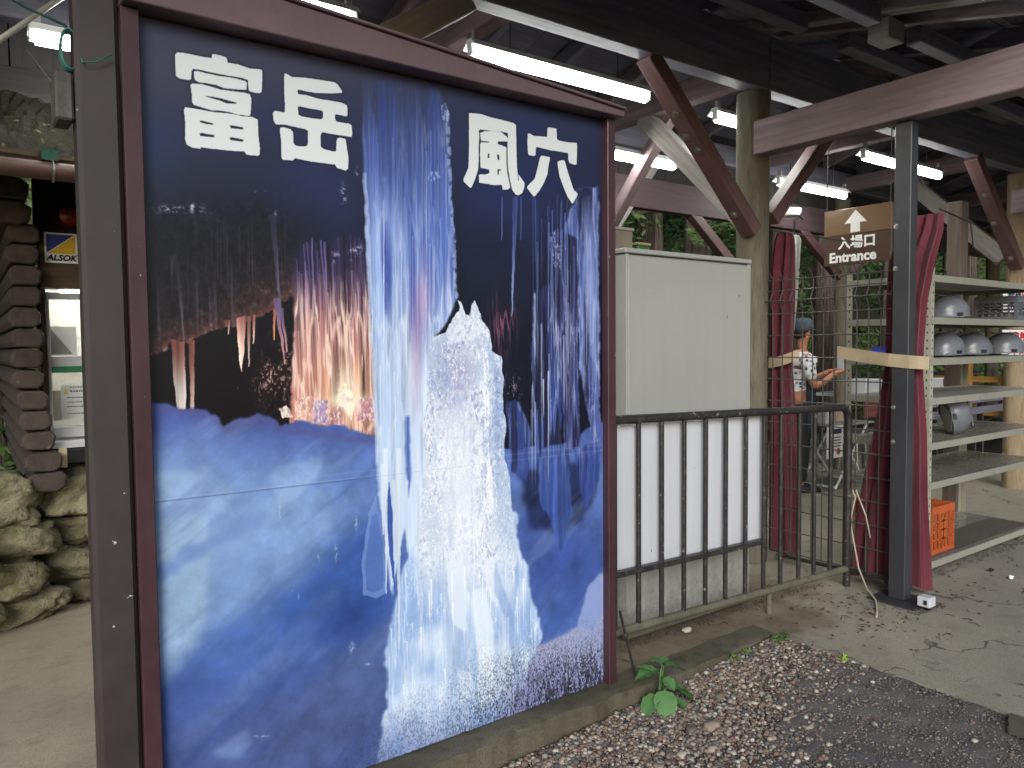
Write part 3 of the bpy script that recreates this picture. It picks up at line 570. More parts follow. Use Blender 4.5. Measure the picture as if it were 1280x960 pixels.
M['concrete'] = concrete('grey_concrete', srgb(156, 148, 131), srgb(132, 126, 111), .95, .8, (.12, .10, .075), .5, cracks=True, rust=(3.0, 2.9, 1.5))
M['kerb'] = concrete('mossy_kerb_concrete', srgb(102, 96, 82), srgb(76, 71, 57), .8, 1.8, (.03, .026, .015), .85)
M['stained'] = concrete('rust_stained_concrete', srgb(140, 132, 116), srgb(116, 110, 98), .8, 1.4, (.09, .06, .035), .6, cracks=True, rust=(2.8, 2.7, 1.6))
M['dirtfloor'] = concrete('trodden_dirt_floor', srgb(164, 152, 134), srgb(138, 126, 112), .7, .9, (.09, .075, .055), .45)
M['forestfloor'] = concrete('forest_floor', srgb(86, 76, 58), srgb(60, 62, 40), .9, .3, (.03, .035, .015), .6)

def sheet(name, x0, x1, y0, y1, z, nx, ny, mat, amp=0, fr=1.5, edge=None, label=None, depth=.13, sides=False):
    b = MB(); rr = random.Random(int(x0 * 13 + y1 * 7)); ph = [rr.random() * 9 for _ in range(6)]
    P = lambda i, j: (x0 + (x1 - x0) * i / nx, y0 + (y1 - y0) * j / ny)
    vs = []
    for j in range(ny + 1):
        for i in range(nx + 1):
            x, y = P(i, j); zz = z + amp * (sin(x * fr + ph[0]) * cos(y * fr * 1.3 + ph[1]) + .5 * sin(x * fr * 2.7 + ph[2]) * sin(y * fr * 3.1 + ph[3]))
            if edge: x, y, zz = edge(i, j, x, y, zz)
            vs.append((x, y, zz))
    W = nx + 1; fs = [(j * W + i, j * W + i + 1, (j + 1) * W + i + 1, (j + 1) * W + i) for j in range(ny) for i in range(nx)]
    b.add(vs, fs)
    if sides:
        ring = [i for i in range(W)] + [j * W + nx for j in range(1, ny + 1)] + [ny * W + i for i in range(nx - 1, -1, -1)] + [j * W for j in range(ny - 1, 0, -1)]
        low = [(vs[k][0], vs[k][1], z - depth) for k in ring]; base = len(vs); m = len(ring)
        b.v += low
        for k in range(m):
            k2 = (k + 1) % m; b.f.append([ring[k2], ring[k], base + k, base + k2]); b.mi.append(0); b.uv.append([(vs[ring[q]][0] + vs[ring[q]][1], 0) for q in (k2, k, k, k2)])
    o = b.build(name, mat, origin=(0, 0, 0), rec=False, smooth=.5 if sides else True); struct(o)
    if label: o['label'] = label
    return o
GZ = -.128
def gz(x, y=1.5): return GZ + .105 * max(0., min(1., (x - 1.5) / 1.8)) ** 1.2
sheet('ground', -60, 120, -60, 120, GZ - .02, 60, 60, M['forestfloor'], .0)
sheet('gravel_bed', -3, 3.42, -3, 2.345, GZ, 120, 100, M['gravelbed'], .004, 5, lambda i, j, x, y, z: (x, y, z - GZ + gz(x)))
def asp_edge(i, j, x, y, z): return (x, y, z + max(0, min(1, (x - 2.5) / .7)) * .02 * max(0, min(1, (2.1 - y) / .5)))
# asphalt apron: lies over the grit bed towards the pavement, with a ragged outline
def ragged(name, pts, z, mat, jit=.03, n=14):
    out = []; rr = random.Random(5)
    for i in range(len(pts)):
        a = pts[i]; c = pts[(i + 1) % len(pts)]
        for k in range(n):
            t = k / n; out.append((a[0] + (c[0] - a[0]) * t + rr.uniform(-jit, jit) * (k > 0), a[1] + (c[1] - a[1]) * t + rr.uniform(-jit, jit) * (k > 0)))
    b = MB(); ctr = (sum(p[0] for p in out) / len(out), sum(p[1] for p in out) / len(out)); b.add([(x, y, z - GZ + gz(x)) for x, y in out] + [(ctr[0], ctr[1], z - GZ + gz(ctr[0]))], [(i, (i + 1) % len(out), len(out)) for i in range(len(out))]); o = b.build(name, mat, origin=(0, 0, 0)); return struct(o)
def in_asph(x, y):
    e = .03 * sin(x * 23 + 3 * sin(y * 9)) + .025 * sin(x * 41 + y * 13)
    lim = np.interp(x, [-3, 1.0, 1.9, 2.45, 2.9, 3.42], [.8, .9, 1.42, 1.72, 1.98, 2.08]); return y + e < lim
b = MB(); gx_ = np.arange(-1.2, 3.401, .035); gy_ = np.arange(-1.5, 2.15, .035); ids = {}; vs_ = []; fs_ = []
def vid(i, j):
    if (i, j) not in ids:
        x = gx_[i]; y = gy_[j]; ids[i, j] = len(vs_); vs_.append((x, y, gz(x) + .010 + .0035 * sin(x * 31 + y * 17) + .003 * sin(y * 43)))
    return ids[i, j]
for i in range(len(gx_) - 1):
    for j in range(len(gy_) - 1):
        if in_asph(gx_[i], gy_[j]): fs_.append((vid(i, j), vid(i + 1, j), vid(i + 1, j + 1), vid(i, j + 1)))
b.add(vs_, fs_); struct(b.build('asphalt_path', M['asphalt'], origin=(0, 0, 0), rec=False, smooth=True))
def pav_edge(i, j, x, y, z):
    if i == 0: return (x + random.uniform(-.009, .009) + .012 * sin(y * 5), y, z - .006)
    return (x, y, z)
sheet('pavement', 3.385, 18, -4, 7.2, 0, 140, 150, M['concrete'], .004, 2.1, pav_edge, sides=True, depth=.2)
def kerb_edge(i, j, x, y, z):
    if j == 0: return (x, y + .010 * sin(x * 4.1) + .004 * sin(x * 23) + .0025 * sin(x * 71), z - .006 - .004 * sin(x * 17) * sin(x * 5.3))
    return (x, y, z)
sheet('kerb', -3, 3.384, 2.33, 2.475, 0, 260, 5, M['kerb'], .003, 9, kerb_edge, sides=True, depth=.2)
sheet('concrete_floor', 2.0, 3.383, 2.476, 7.2, -.003, 40, 90, M['stained'], .003, 2.5, sides=True)
sheet('dirt_floor', -7, 1.999, 2.477, 7.2, -.004, 90, 60, M['dirtfloor'], .008, 2.2, sides=True)
ragged('stepping_slab', [(3.375, 1.24), (3.375, .9), (3.25, .86), (3.20, 1.18)], GZ + .03, M['kerb'], .006, 5)
# the wooded slope behind
def hill_z(x, y): 
    d = max(0, (y - 9)) + max(0, (x - 22)) * .6 + max(0, (-8 - x)) * .6
    return GZ - .01 + .46 * d + .4 * sin(x * .31) * min(1, d / 6) + .3 * sin(y * .43 + x * .2) * min(1, d / 6)
sheet('hill', -40, 70, 7.25, 62, 0, 90, 60, M['forestfloor'], 0, 1, lambda i, j, x, y, z: (x, y, hill_z(x, y)))

# ================================================================ the open wooden pavilion
M['maroonbeam'] = wood('dull_maroon_beam', srgb(86, 68, 74), rough=.6)
M['roofdark'] = wood('shade_dark_wood', srgb(56, 52, 54), rough=.8)  # dark wood copy: roof-space shade put into the colour of beam and boards
pav = thing('pavilion', 'open timber pavilion with log posts, bolted braces and dark board roof', 'pavilion', (4.4, 3.2, 0))
def bolt(parent, p, nrm, r=.016, up=.012):
    b = MB(); a = Vector(nrm).normalized(); b.tube([Vector(p) - a * .004, Vector(p) + a * .003], r * 1.7, 12); b.tube([Vector(p) + a * .002, Vector(p) + a * up], r, 6); return b.build('bolt', M['chrome'], parent)
def beam(name, p, q, w, h, mat, up=(0, 0, 1), bevel=.006, label=None):
    b = MB(); b.beam(p, q, w, h, up); o = b.build(name, mat, pav, bevel=bevel)
    if label: lab(o, label)
    return o
def wobbly_log(x, y, z0, z1, r0, r1, mat, name='post', seed=1, label=None):
    rr = random.Random(seed); pts = []; n = 18; rings = []
    ph = [rr.random() * 6 for _ in range(4)]
    for k in range(n + 1):
        t = k / n; z = z0 + (z1 - z0) * t; r = r0 + (r1 - r0) * t
        cx = x + .006 * sin(t * 5 + ph[0]); cy = y + .006 * sin(t * 4 + ph[1])
        rings.append([(cx + r * (1 + .03 * sin(3 * a + ph[2] + t * 2) + .02 * sin(5 * a + ph[3])) * cos(a), cy + r * (1 + .03 * sin(3 * a + ph[2] + t * 2)) * sin(a), z) for a in [2 * pi * i / 28 for i in range(28)]])
    b = MB(); b.loft(rings); o = b.build(name, mat, pav, smooth=.6)
    if label: lab(o, label)
    return o
wobbly_log(4.43, 3.26, 0, 3.2, .100, .112, M['log'], seed=2)
wobbly_log(8.76, 3.24, 0, 3.2, .115, .110, M['log_warm'], seed=5, label='orange brown log post')
wobbly_log(.80, 3.22, 0, 3.2, .10, .10, M['log'], seed=7)
wobbly_log(12.6, 3.22, 0, 3.2, .10, .10, M['log'], seed=8)
for k, x in enumerate((1.0, 4.43, 8.5, 12.6)): wobbly_log(x, 5.0, 0, 3.2, .09, .09, M['log'], seed=11 + k)
# beam A along the front row, beam at the back row
for x0, x1 in ((-3, 4.43), (4.434, 12.6), (12.604, 17)):
    beam('beam', (x0, 3.2, 3.38), (x1, 3.2, 3.38), .12, .36, M['brown'])
    beam('beam', (x0, 5.0, 2.90), (x1, 5.0, 2.90), .10, .28, M['maroonbeam'] if x0 > 0 else M['roofdark'])  # left run of the back beam darkened: shade put into its colour
    beam('beam', (x0, 5.0, 3.4), (x1, 5.0, 3.4), .11, .2, M['brown'])
# ties that run back from the front row
for x in (.8, 2.45, 4.43, 6.6, 8.5, 10.7, 12.6):
    beam('tie_beam', (x, 3.262, 3.365), (x, 4.944, 3.365), .11, .17, M['mauve'])
beam('tie_beam', (4.36, 3.17, 2.868), (4.36, -1.9, 2.868), .12, .222, M['mauve'], label='wide mauve beam reaching forward from the log post')
beam('tie_beam', (8.39, 3.17, 2.868), (8.39, -1.9, 2.868), .085, .225, M['mauve'])
# steel post under the forward beam
b = MB(); b.box(4.36, 4.44, 2.16, 2.256, .012, 2.753); o = b.build('steel_post', M['steel'], pav, bevel=.004); lab(o, 'square charcoal steel post')
for z in (1.13, .93, 2.17, 1.93): bolt(o, (4.36, 2.24, z), (-1, 0, 0), .008, .014)
b = MB(); b.box(4.26, 4.52, 2.06, 2.33, .002, .012); lab(b.build('base_plate', M['steel'], pav), 'dark steel base plate on the concrete')
# braces
def brace(p, q, w, h, mat, up, nb=(), label=None):
    o = beam('brace', p, q, w, h, mat, up, .005, label)
    a = (Vector(q) - Vector(p)).normalized(); sd_ = a.cross(Vector(up)).normalized(); u = sd_.cross(a).normalized(); L = (Vector(q) - Vector(p)).length
    for t, side, e in nb:
        pt = Vector(p) + a * (L * t) + u * (h / 2 * side) + sd_ * e; bolt(o, pt, u * side)
    return o
UPX = (1, 0, 1)
brace((4.33, 3.2, 2.26), (3.33, 3.2, 3.21), .115, .10, M['maroon'], UPX, [(.14, -1, .01), (.72, -1, 0), (.60, -1, .02), (.52, -1, -.01)], 'bolted maroon brace left of the log post')
brace((4.43, 3.33, 2.36), (4.43, 4.28, 3.30), .10, .13, M['pale'], (0, -1, 1), label='pale unpainted brace behind the log post')
brace((4.53, 3.2, 2.36), (5.38, 3.2, 3.21), .10, .10, M['maroon'], (-1, 0, 1))
brace((8.62, 3.2, 2.26), (7.58, 3.2, 3.21), .12, .11, M['maroon'], UPX, [(.12, -1, 0), (.7, -1, 0), (.45, -1, .02)], 'bolted maroon brace left of the orange log post')
brace((8.72, 3.36, 2.36), (8.55, 4.25, 3.28), .10, .16, M['pale'], (0, -1, 1))
brace((1.02, 3.2, 2.50), (2.06, 3.2, 3.20), .12, .13, M['pale'], (-1, 0, 1), label='pale brace above the picture board')
brace((4.60, 5.0, 2.36), (5.35, 5.0, 3.26), .09, .09, M['pale'], (-1, 0, 1))
brace((6.50, 5.0, 2.28), (5.80, 5.0, 2.80), .09, .10, M['maroon'], UPX)
brace((8.42, 5.0, 2.3), (7.6, 5.0, 2.80), .09, .10, M['maroon'], UPX)
brace((4.52, 4.92, 2.36), (4.52, 4.1, 3.28), .09, .10, M['mauve'], (0, 1, 1))
brace((8.58, 4.92, 2.36), (8.58, 4.1, 3.28), .09, .10, M['mauve'], (0, 1, 1))
# roof: rafters and boards, ridge above y = 4.1
def rz(y): return (3.60 + .245 * (y - 3.2)) if y <= 4.1 else (3.60 + .245 * .9 - .30 * (y - 4.1))
x = -2.6
while x < 17:
    for a, c in ((1.3, 4.08), (4.12, 5.75)):
        beam('rafter', (x, a, rz(a) + .06), (x, c, rz(c) + .06), .06, .12, M['brown'] if (int(x * 10) % 3) else M['mauve'])
    x += .72 if x < 9 else 1.0
for xs in ((-2.9, 3.6), (3.606, 9.7), (9.706, 17.2)):
    for a, c in ((1.2, 4.1), (4.1, 5.95)):
        n = int((c - a) / .21); 
        for k in range(n):
            y0 = a + (c - a) * k / n + .004; y1 = a + (c - a) * (k + 1) / n - .004; dz = random.uniform(-.003, .003) + .14
            b = MB(); vs = [(X, Y, rz(Y) + dz + t) for t in (0, .022) for X, Y in ((xs[0], y0), (xs[1], y0), (xs[1], y1), (xs[0], y1))]
            o_ = random.random() * 5; u4 = lambda q: [(vs[i][0] + o_, vs[i][1]) for i in q]
            F = [(3, 2, 1, 0), (4, 5, 6, 7), (0, 1, 5, 4), (2, 3, 7, 6), (1, 2, 6, 5), (3, 0, 4, 7)]
            b.add(vs, F, [u4(f) for f in F]); b.build('roof_board', M['roofboard'], pav)
    b = MB(); b.add([(xs[0], 1.2, rz(1.2) + .19), (xs[1], 1.2, rz(1.2) + .19), (xs[1], 4.1, rz(4.1) + .19), (xs[0], 4.1, rz(4.1) + .19), (xs[1], 5.95, rz(5.95) + .19), (xs[0], 5.95, rz(5.95) + .19)], [(0, 1, 2, 3), (3, 2, 4, 5)])
    b.build('roof_sheet', M['roofboard'], pav)
# boards closing the gable strip above the back beam
x = -2.8; k = 0
while x < 9.5:
    b = MB(); b.box(x, x + .30, 5.06, 5.08, 3.04, 3.62); b.build('wall_board', M['roofdark'], pav); x += .308
# short purlin block and hanging stub seen above the forward beam
b = MB(); b.box(4.42, 4.60, 2.33, 2.46, 3.28, rz(2.35) + .01); lab(b.build('purlin_stub', M['pale'], pav, bevel=.004), 'short square beam end hanging below a rafter')
b = MB(); b.beam((4.40, 3.14, rz(3.0) + .06), (4.40, 1.3, rz(1.3) + .085), .10, .07); lab(b.build('rafter', M['pale'], pav, bevel=.004), 'pale rafter above the forward beam')
for y in (1.5, 2.3, 2.75):
    beam('purlin', (4.65, y, rz(y) - .05), (17, y, rz(y) - .05), .09, .10, M['brown'])
    beam('purlin', (-2.8, y, rz(y) - .05), (4.2, y, rz(y) - .05), .09, .10, M['brown'])

# ================================================================ fluorescent lamps
def make_lamp():
    t = thing('ceiling_lamp', None, 'lamp', (0, 0, 0)); L = .70
    b = MB(); w = .062; b.prism([(-w, .0), (-w + .004, .004), (-.022, .045), (.022, .045), (w - .004, .004), (w, .0), (.016, .030), (-.016, .030)], -L, L, lambda a, y, z: (y, a, z + .018)); b.build('housing', M['lampwhite'], t)
    b = MB(); b.tube([(-L + .03, 0, -.010), (L - .03, 0, -.008)], .028, 16); b.build('tube', M['tube'], t, smooth=.8)
    for s in (-1, 1):
        b = MB(); b.box(s * L - .035 * (s > 0), s * L + .035 * (s < 0), -.022, .022, -.022, .047); b.build('tube_socket', M['lampwhite'], t, bevel=.003)
        b = MB(); b.tube([(s * .42, 0, .06), (s * .42, 0, .50)], .003, 6); b.build('hanger_rod', M['wire'], t)
        b = MB(); b.box(s * .66 - .014, s * .66 + .014, -.014, .014, .06, .115); b.build('bracket', M['pale'], t)
    return t
lamp = make_lamp()
LS = [((.945, 3.55, 3.12), 'lit tube lamp over the left half of the picture board, cut by the top edge'),
      ((3.01, 3.55, 3.123), 'longest lit tube lamp over the right half of the picture board'),
      ((5.07, 3.55, 3.115), 'lit tube lamp mostly hidden behind the thick log post'),
      ((7.03, 3.55, 3.115), 'lit tube lamp crossed by the charcoal steel post'),
      ((1.02, 4.4, 3.03), 'lit tube lamp at the top left beside the coiled teal wire'),
      ((4.22, 4.4, 3.005), 'lit tube lamp under the pale brace above the beige cabinet'),
      ((6.94, 4.4, 3.045), 'lit tube lamp above the entrance sign')]
for i, (p, lb) in enumerate(LS):
    if i == 0: lamp.location = p; WL[lamp.name] = Vector(p); lamp['label'] = lb; lamp['group'] = 'fluorescent lamps under the roof'
    else: dup(lamp, p, lb, scale=(.84, 1, 1) if i == 6 else None)
t = thing('small_lamp', 'small round white ceiling fitting left of the entrance sign', 'lamp', (7.0, 4.7, 2.9))
b = MB(); b.loft([[(7.0 + r * cos(a), 4.7 + r * sin(a), z) for a in [2 * pi * i / 20 for i in range(20)]] for r, z in ((.05, 2.82), (.09, 2.83), (.11, 2.87), (.11, 2.9))]); b.build('shade', M['lampwhite'], t, smooth=.6)
b = MB(); b.tube([(7.0, 4.7, 2.9), (7.0, 4.7, 3.5)], .006, 6); b.build('stem', M['wire'], t)
# ================================================================ the big picture board
BX0, BX1, BZ0, BZ1, BY = .448, 2.265, 0., 2.466, 2.442
sb = thing('picture_board', 'tall framed board with a printed ice cave picture standing on the kerb', 'signboard', (1.35, 2.46, 0))
TW, TH = 1150, 1560
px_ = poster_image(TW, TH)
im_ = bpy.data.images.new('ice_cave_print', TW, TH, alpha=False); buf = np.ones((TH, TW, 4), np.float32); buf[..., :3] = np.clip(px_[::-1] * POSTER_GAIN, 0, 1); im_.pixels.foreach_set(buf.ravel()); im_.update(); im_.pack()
n = N('printed_sheet'); ti = n.n('ShaderNodeTexImage'); ti.image = im_; ti.interpolation = 'Cubic'; n.l(n.tc.outputs['UV'], ti.inputs[0])
n.bump(n.noise(3, 3), .08, .01); n.done(ti.outputs[0], .33, 0, .35); M['print'] = n.mat
b = MB(); zs = .795
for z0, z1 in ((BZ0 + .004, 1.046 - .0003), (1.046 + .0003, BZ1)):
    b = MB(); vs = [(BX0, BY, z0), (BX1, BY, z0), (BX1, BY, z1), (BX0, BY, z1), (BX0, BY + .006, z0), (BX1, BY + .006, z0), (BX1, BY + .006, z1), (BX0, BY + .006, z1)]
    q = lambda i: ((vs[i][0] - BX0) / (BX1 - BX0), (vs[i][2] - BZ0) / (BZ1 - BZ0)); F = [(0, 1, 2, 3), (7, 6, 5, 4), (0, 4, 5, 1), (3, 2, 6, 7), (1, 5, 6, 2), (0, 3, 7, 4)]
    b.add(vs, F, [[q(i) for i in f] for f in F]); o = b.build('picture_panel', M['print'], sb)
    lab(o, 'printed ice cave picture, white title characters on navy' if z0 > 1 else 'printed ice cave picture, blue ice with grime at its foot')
b = MB(); b.box(.40, 2.31, 2.452, 2.49, .002, 2.50); b.build('back_panel', M['wallback'], sb)
for x0, x1 in ((.398, .447), (2.266, 2.312)):
    b = MB(); b.box(x0, x1, 2.405, 2.449, .003, 2.472); b.build('frame_stile', M['frame'], sb, bevel=.003)
for nm, y0, y1, za, zb_, z0, lb in (('frame_rail', 2.36, 2.50, 2.612, 2.500, 2.474, 'top rail tapering to the right'), ('frame_rail', 2.345, 2.50, 2.624, 2.512, None, 'thin metal capping on the top rail')):
    b = MB(); xa, xb = .398, 2.322; lo = (z0, z0) if z0 else (2.613, 2.501); vs = [(x, y, z) for y in (y0, y1) for x, z in ((xa, lo[0]), (xb, lo[1]), (xb, zb_), (xa, za))]
    F = [(0, 1, 2, 3), (7, 6, 5, 4), (0, 4, 5, 1), (3, 2, 6, 7), (1, 5, 6, 2), (0, 3, 7, 4)]; b.add(vs, F, [[(vs[i][0], vs[i][2] + vs[i][1]) for i in f] for f in F]); lab(b.build(nm, M['frame_lt'], sb, bevel=.003), lb)
b = MB(); b.box(.283, .395, 2.42, 2.52, .0, 3.46); lab(b.build('post', M['post'], sb, bevel=.012), 'wide brown steel post on the left of the board')
b = MB(); b.box(2.275, 2.309, 2.492, 2.52, .003, 2.50); b.build('post', M['frame'], sb, bevel=.003)
b = MB(); b.tube([(2.335, 2.41, .32), (2.42, 2.40, .008)], .006, 6); lab(b.build('stay_rod', M['rail'], sb), 'thin leaning rod at the foot of the right post')

# ================================================================ railing with its white sheet, beige cabinet
rl = thing('railing', 'black tube railing with rounded end beside the picture board', 'railing', (3.4, 2.53, 0)); Y = 2.53
zt = lambda x: 1.160 - .0235 * (x - 2.38); zb = lambda x: .165 - .027 * (x - 2.38); zm = lambda x: .452 - .017 * (x - 2.4)
b = MB(); pts = [(x, Y, zt(x)) for x in (2.33, 2.8, 3.4, 4.0, 4.24)] + [(4.30 + .09 * sin(a), Y, zt(4.3) - .09 + .09 * cos(a)) for a in [pi / 2 * k / 6 for k in range(7)]] + [(4.39, Y, .7), (4.39, Y, .004)]
b.tube(pts, .022, 12); b.build('top_rail', M['rail'], rl, smooth=.8)
b = MB(); b.tube([(2.33, Y, zb(2.33)), (3.4, Y, zb(3.4)), (4.375, Y, zb(4.37))], .021, 12); b.build('bottom_rail', M['rail_dirty'], rl, smooth=.8)
b = MB(); b.box(2.34, 3.555, 2.512, 2.548, .425, .452); 
for i, v in enumerate(b.v): b.v[i] = (v[0], v[1], v[2] - .017 * (v[0] - 2.4))
b.build('mid_rail', M['rail'], rl, bevel=.003)
for x in (2.419, 2.575, 2.733, 2.895, 3.058, 3.218, 3.385, 3.545, 3.701, 3.877, 4.03, 4.198):
    b = MB(); b.tube([(x, Y - .0, zb(x) + .015), (x, Y, zt(x) - .015)], .0125, 8); b.build('baluster', M['rail'], rl, smooth=.8)
for x in (2.40, 3.60): b = MB(); b.tube([(x, Y + .0, 0), (x, Y, zb(x))], .016, 8); b.build('foot', M['rail_dirty'], rl, smooth=.8)
b = MB(); b.box(2.40, 3.585, 2.566, 2.578, .442, 1.125)
for i, v in enumerate(b.v): b.v[i] = (v[0], v[1], v[2] - .02 * (v[0] - 2.4))
tag(b.build('white_sheet', M['sheet'], None, bevel=.002), 'white plastic sheet standing behind the black railing bars', 'panel')
cb = thing('beige_cabinet', 'tall blank beige cabinet behind the railing next to the log post', 'cabinet', (3.13, 3.0, 0))
X0, X1, Y0, Y1 = 2.655, 3.635, 2.70, 3.06
b = MB(); b.box(X0 + .004, X1 - .004, Y0 + .006, Y1, .06, 1.955); b.build('carcass', M['beige'], cb, bevel=.004)
b = MB(); b.box(X0 + .014, X1 - .012, Y0 - .012, Y0 + .004, .075, 1.94); lab(b.build('back_sheet', M['beige'], cb, bevel=.003), 'large flat beige sheet facing the path')
b = MB(); b.box(X0 - .006, X1 + .006, Y0 - .014, Y1 + .01, 1.957, 1.982); b.build('top_lip', M['beige'], cb, bevel=.004)
b = MB(); b.box(X0 - .006, X1 + .004, Y0 - .014, Y0 + .02, .025, .062); b.build('bottom_lip', M['rail_dirty'], cb, bevel=.003)
for x in (X0, X1 - .022): b = MB(); b.box(x, x + .022, Y0 - .01, Y0 + .003, .066, 1.953); b.build('edge_trim', M['beige'], cb, bevel=.002)
for x in (X0 + .05, X1 - .1): b = MB(); b.box(x, x + .05, Y0 + .05, Y1 - .05, 0, .058); b.build('leg', M['black'], cb)
tb = thing('cardboard_box', 'small grey brown box on top of the beige cabinet beside the board', 'box', (2.90, 2.95, 1.983))
b = MB(); b.box(2.73, 2.87, 2.86, 3.04, 1.984, 2.10); b.build('body', paint('grey_card', srgb(128, 118, 104), .8), tb, bevel=.003)
b = MB(); b.box(2.725, 2.875, 2.855, 3.045, 2.101, 2.115); b.build('lid', M['pale'], tb)
tb = thing('green_box', 'small dark green lidded box on the beige cabinet', 'box', (2.95, 2.9, 1.983))
b = MB(); b.box(2.90, 2.99, 2.85, 2.98, 1.984, 2.03); b.build('body', paint('green_plastic', srgb(52, 92, 62), .4), tb, bevel=.004)
b = MB(); b.box(2.895, 2.995, 2.845, 2.985, 2.031, 2.045); b.build('lid', paint('khaki_lid', srgb(150, 140, 100), .5), tb, bevel=.003)

# ================================================================ welded wire fence between the log post and the steel post
wf = thing('wire_fence', 'welded wire mesh fence with bent top between log post and steel post', 'fence', (4.46, 2.7, 0)); FX = 4.46; FY0, FY1 = 2.27, 3.16
prof = [(0, .08)] + [(0, z) for z in (.5, .9, 1.3, 1.72)] + [(-.035, 1.79), (0, 1.86), (0, 1.93), (-.05, 1.985)]
y = FY0 + .03; 
while y < FY1:
    b = MB(); b.tube([(FX + dx, y, z) for dx, z in prof], .0042, 5); b.build('wire', M['wire'], wf); y += .0745
for z in [.10 + .146 * k for k in range(12)] + [1.79, 1.86, 1.93]:
    dx = -.035 if abs(z - 1.79) < .01 else 0
    b = MB(); b.tube([(FX + dx - .004, FY0, z), (FX + dx - .004, FY1, z)], .0042, 5); b.build('wire', M['wire'], wf)
b = MB(); b.tube([(FX + .02, FY1 + .03, .0), (FX + .02, FY1 + .03, 1.95)], .02, 8); b.build('fence_post', M['rail'], wf, smooth=.8)
for z in (.3, 1.13, .93, 1.75): b = MB(); b.box(4.422, 4.47, 2.235, 2.275, z, z + .03); b.build('clamp', M['chrome'], wf)
b = MB(); b.tube([(4.42, 2.2, .10), (4.52, 3.1, .05)], .014, 8); b.build('brace_rod', M['rail'], wf)

# ================================================================ burgundy curtains
n = N('burgundy_cloth'); a = n.noise(2.2, 5, .6); col = n.mix(n.f(a, .3, .7), srgb(80, 34, 44), srgb(104, 50, 60)); col = n.mix(n.math('MULTIPLY', n.f(n.noise(1.1, 4), .5, .75), .35), col, srgb(92, 52, 56)); n.bump(n.math('ADD', n.math('MULTIPLY', n.noise(260, 2), .1), n.noise(11, 4, .6, n.mapping(n.tc.outputs['Object'], (1, 1, .5)))), .6, .012); M['cloth'] = n.done(col, .9, 0, .15); n.b.inputs['Sheen Weight'].default_value = .15
def curtain(name, label, rows, folds, seed, parent=None):
    """rows: (z, x, y, half width along y, half depth, fold depth)"""
    rr = random.Random(seed); ph = rr.random() * 6; n = 96; rings = []
    Z = [r[0] for r in rows]; m = 44
    for k in range(m + 1):
        z = Z[0] + (Z[-1] - Z[0]) * k / m; v = [float(np.interp(z, Z, [r[c] for r in rows])) for c in range(1, 6)]; x, y, w, d, f = v; ring = []
        for i in range(n):
            a = 2 * pi * i / n; fold = f * (sin(folds * a + ph + .5 * sin(z * 1.7)) + .45 * sin((folds * 2 + 1) * a + 2 * ph + z * .8)); fold2 = .35 * f * sin(3 * a + z * 3)
            ring.append((x + (d + fold + fold2) * cos(a), y + (w + (fold + fold2) * .7) * sin(a), z + (.012 * sin(5 * a) if k == 0 else 0)))
        rings.append(ring)
    b = MB(); b.loft(rings, vscale=.1); o = b.build(name, M['cloth'], parent, smooth=.9); return tag(o, label, 'curtain', 'burgundy curtains tied with tape') if parent is None else o
c1 = curtain('curtain', 'burgundy curtain bunched behind the fence, beside the log post', [(.05, 4.62, 3.13, .10, .045, .026), (.7, 4.62, 3.135, .09, .045, .024), (1.38, 4.60, 3.155, .065, .035, .016), (1.9, 4.61, 3.15, .075, .035, .022), (2.2, 4.62, 3.14, .07, .03, .018), (2.27, 4.62, 3.14, .05, .02, .010)], 7, 3)
c2 = curtain('curtain', 'burgundy curtain flaring behind and around the steel post', [(.05, 4.57, 2.37, .235, .08, .026), (.6, 4.57, 2.34, .18, .07, .024), (.95, 4.57, 2.31, .145, .06, .02), (1.38, 4.56, 2.29, .10, .05, .013), (1.75, 4.56, 2.28, .105, .045, .018), (2.0, 4.56, 2.25, .12, .045, .018), (2.15, 4.56, 2.19, .10, .045, .018), (2.24, 4.56, 2.17, .085, .04, .014)], 9, 8)
b = MB(); 
def tape(name, label, pts, h):
    b = MB(); vs = []; t = .004
    for i, (x, y, z) in enumerate(pts): vs += [(x, y, z - h / 2), (x, y, z + h / 2)]
    fs = [(2 * i, 2 * i + 2, 2 * i + 3, 2 * i + 1) for i in range(len(pts) - 1)]; b.add(vs, fs); o = b.build(name, M['tan'], rec=False)
    md = o.modifiers.new('thick', 'SOLIDIFY'); md.thickness = t; return tag(o, label, 'tape')
tape('packing_tape', 'tan tape tying the curtain beside the log post', [(4.545, 3.27, 1.365), (4.535, 3.18, 1.375), (4.53, 3.1, 1.39), (4.545, 3.03, 1.415), (4.57, 2.99, 1.43)], .07)
tape('packing_tape', 'tan tape wrapped round the steel post and its curtain', [(4.44, 2.64, 1.45), (4.40, 2.45, 1.425), (4.353, 2.27, 1.405), (4.353, 2.15, 1.395), (4.44, 2.142, 1.39), (4.52, 2.12, 1.385)], .075)
for lb, pts in (('thin white rope above the curtains left of the entrance sign', [(4.55, 3.3, 2.31), (4.62, 3.05, 2.25), (5.0, 2.95, 2.22), (5.45, 3.05, 2.26)]),
                ('dark rope running from the burgundy curtain to the orange log post', [(4.57, 2.1, 2.27), (5.2, 2.2, 2.26), (6.2, 2.6, 2.22), (7.3, 2.9, 2.20), (8.4, 3.15, 2.25)])):
    b = MB(); b.tube(pts, .005, 6); tag(b.build('rope', M['wire'] if 'white' in lb else M['black'], smooth=True), lb, 'rope')
wc = MB(); wc.tube([(4.42, 2.52, .60), (4.425, 2.50, .56), (4.42, 2.53, .40), (4.42, 2.47, .12), (4.36, 2.38, .02), (4.25, 2.27, .012), (4.08, 2.17, .012), (3.98, 2.12, .012)], .006, 6)
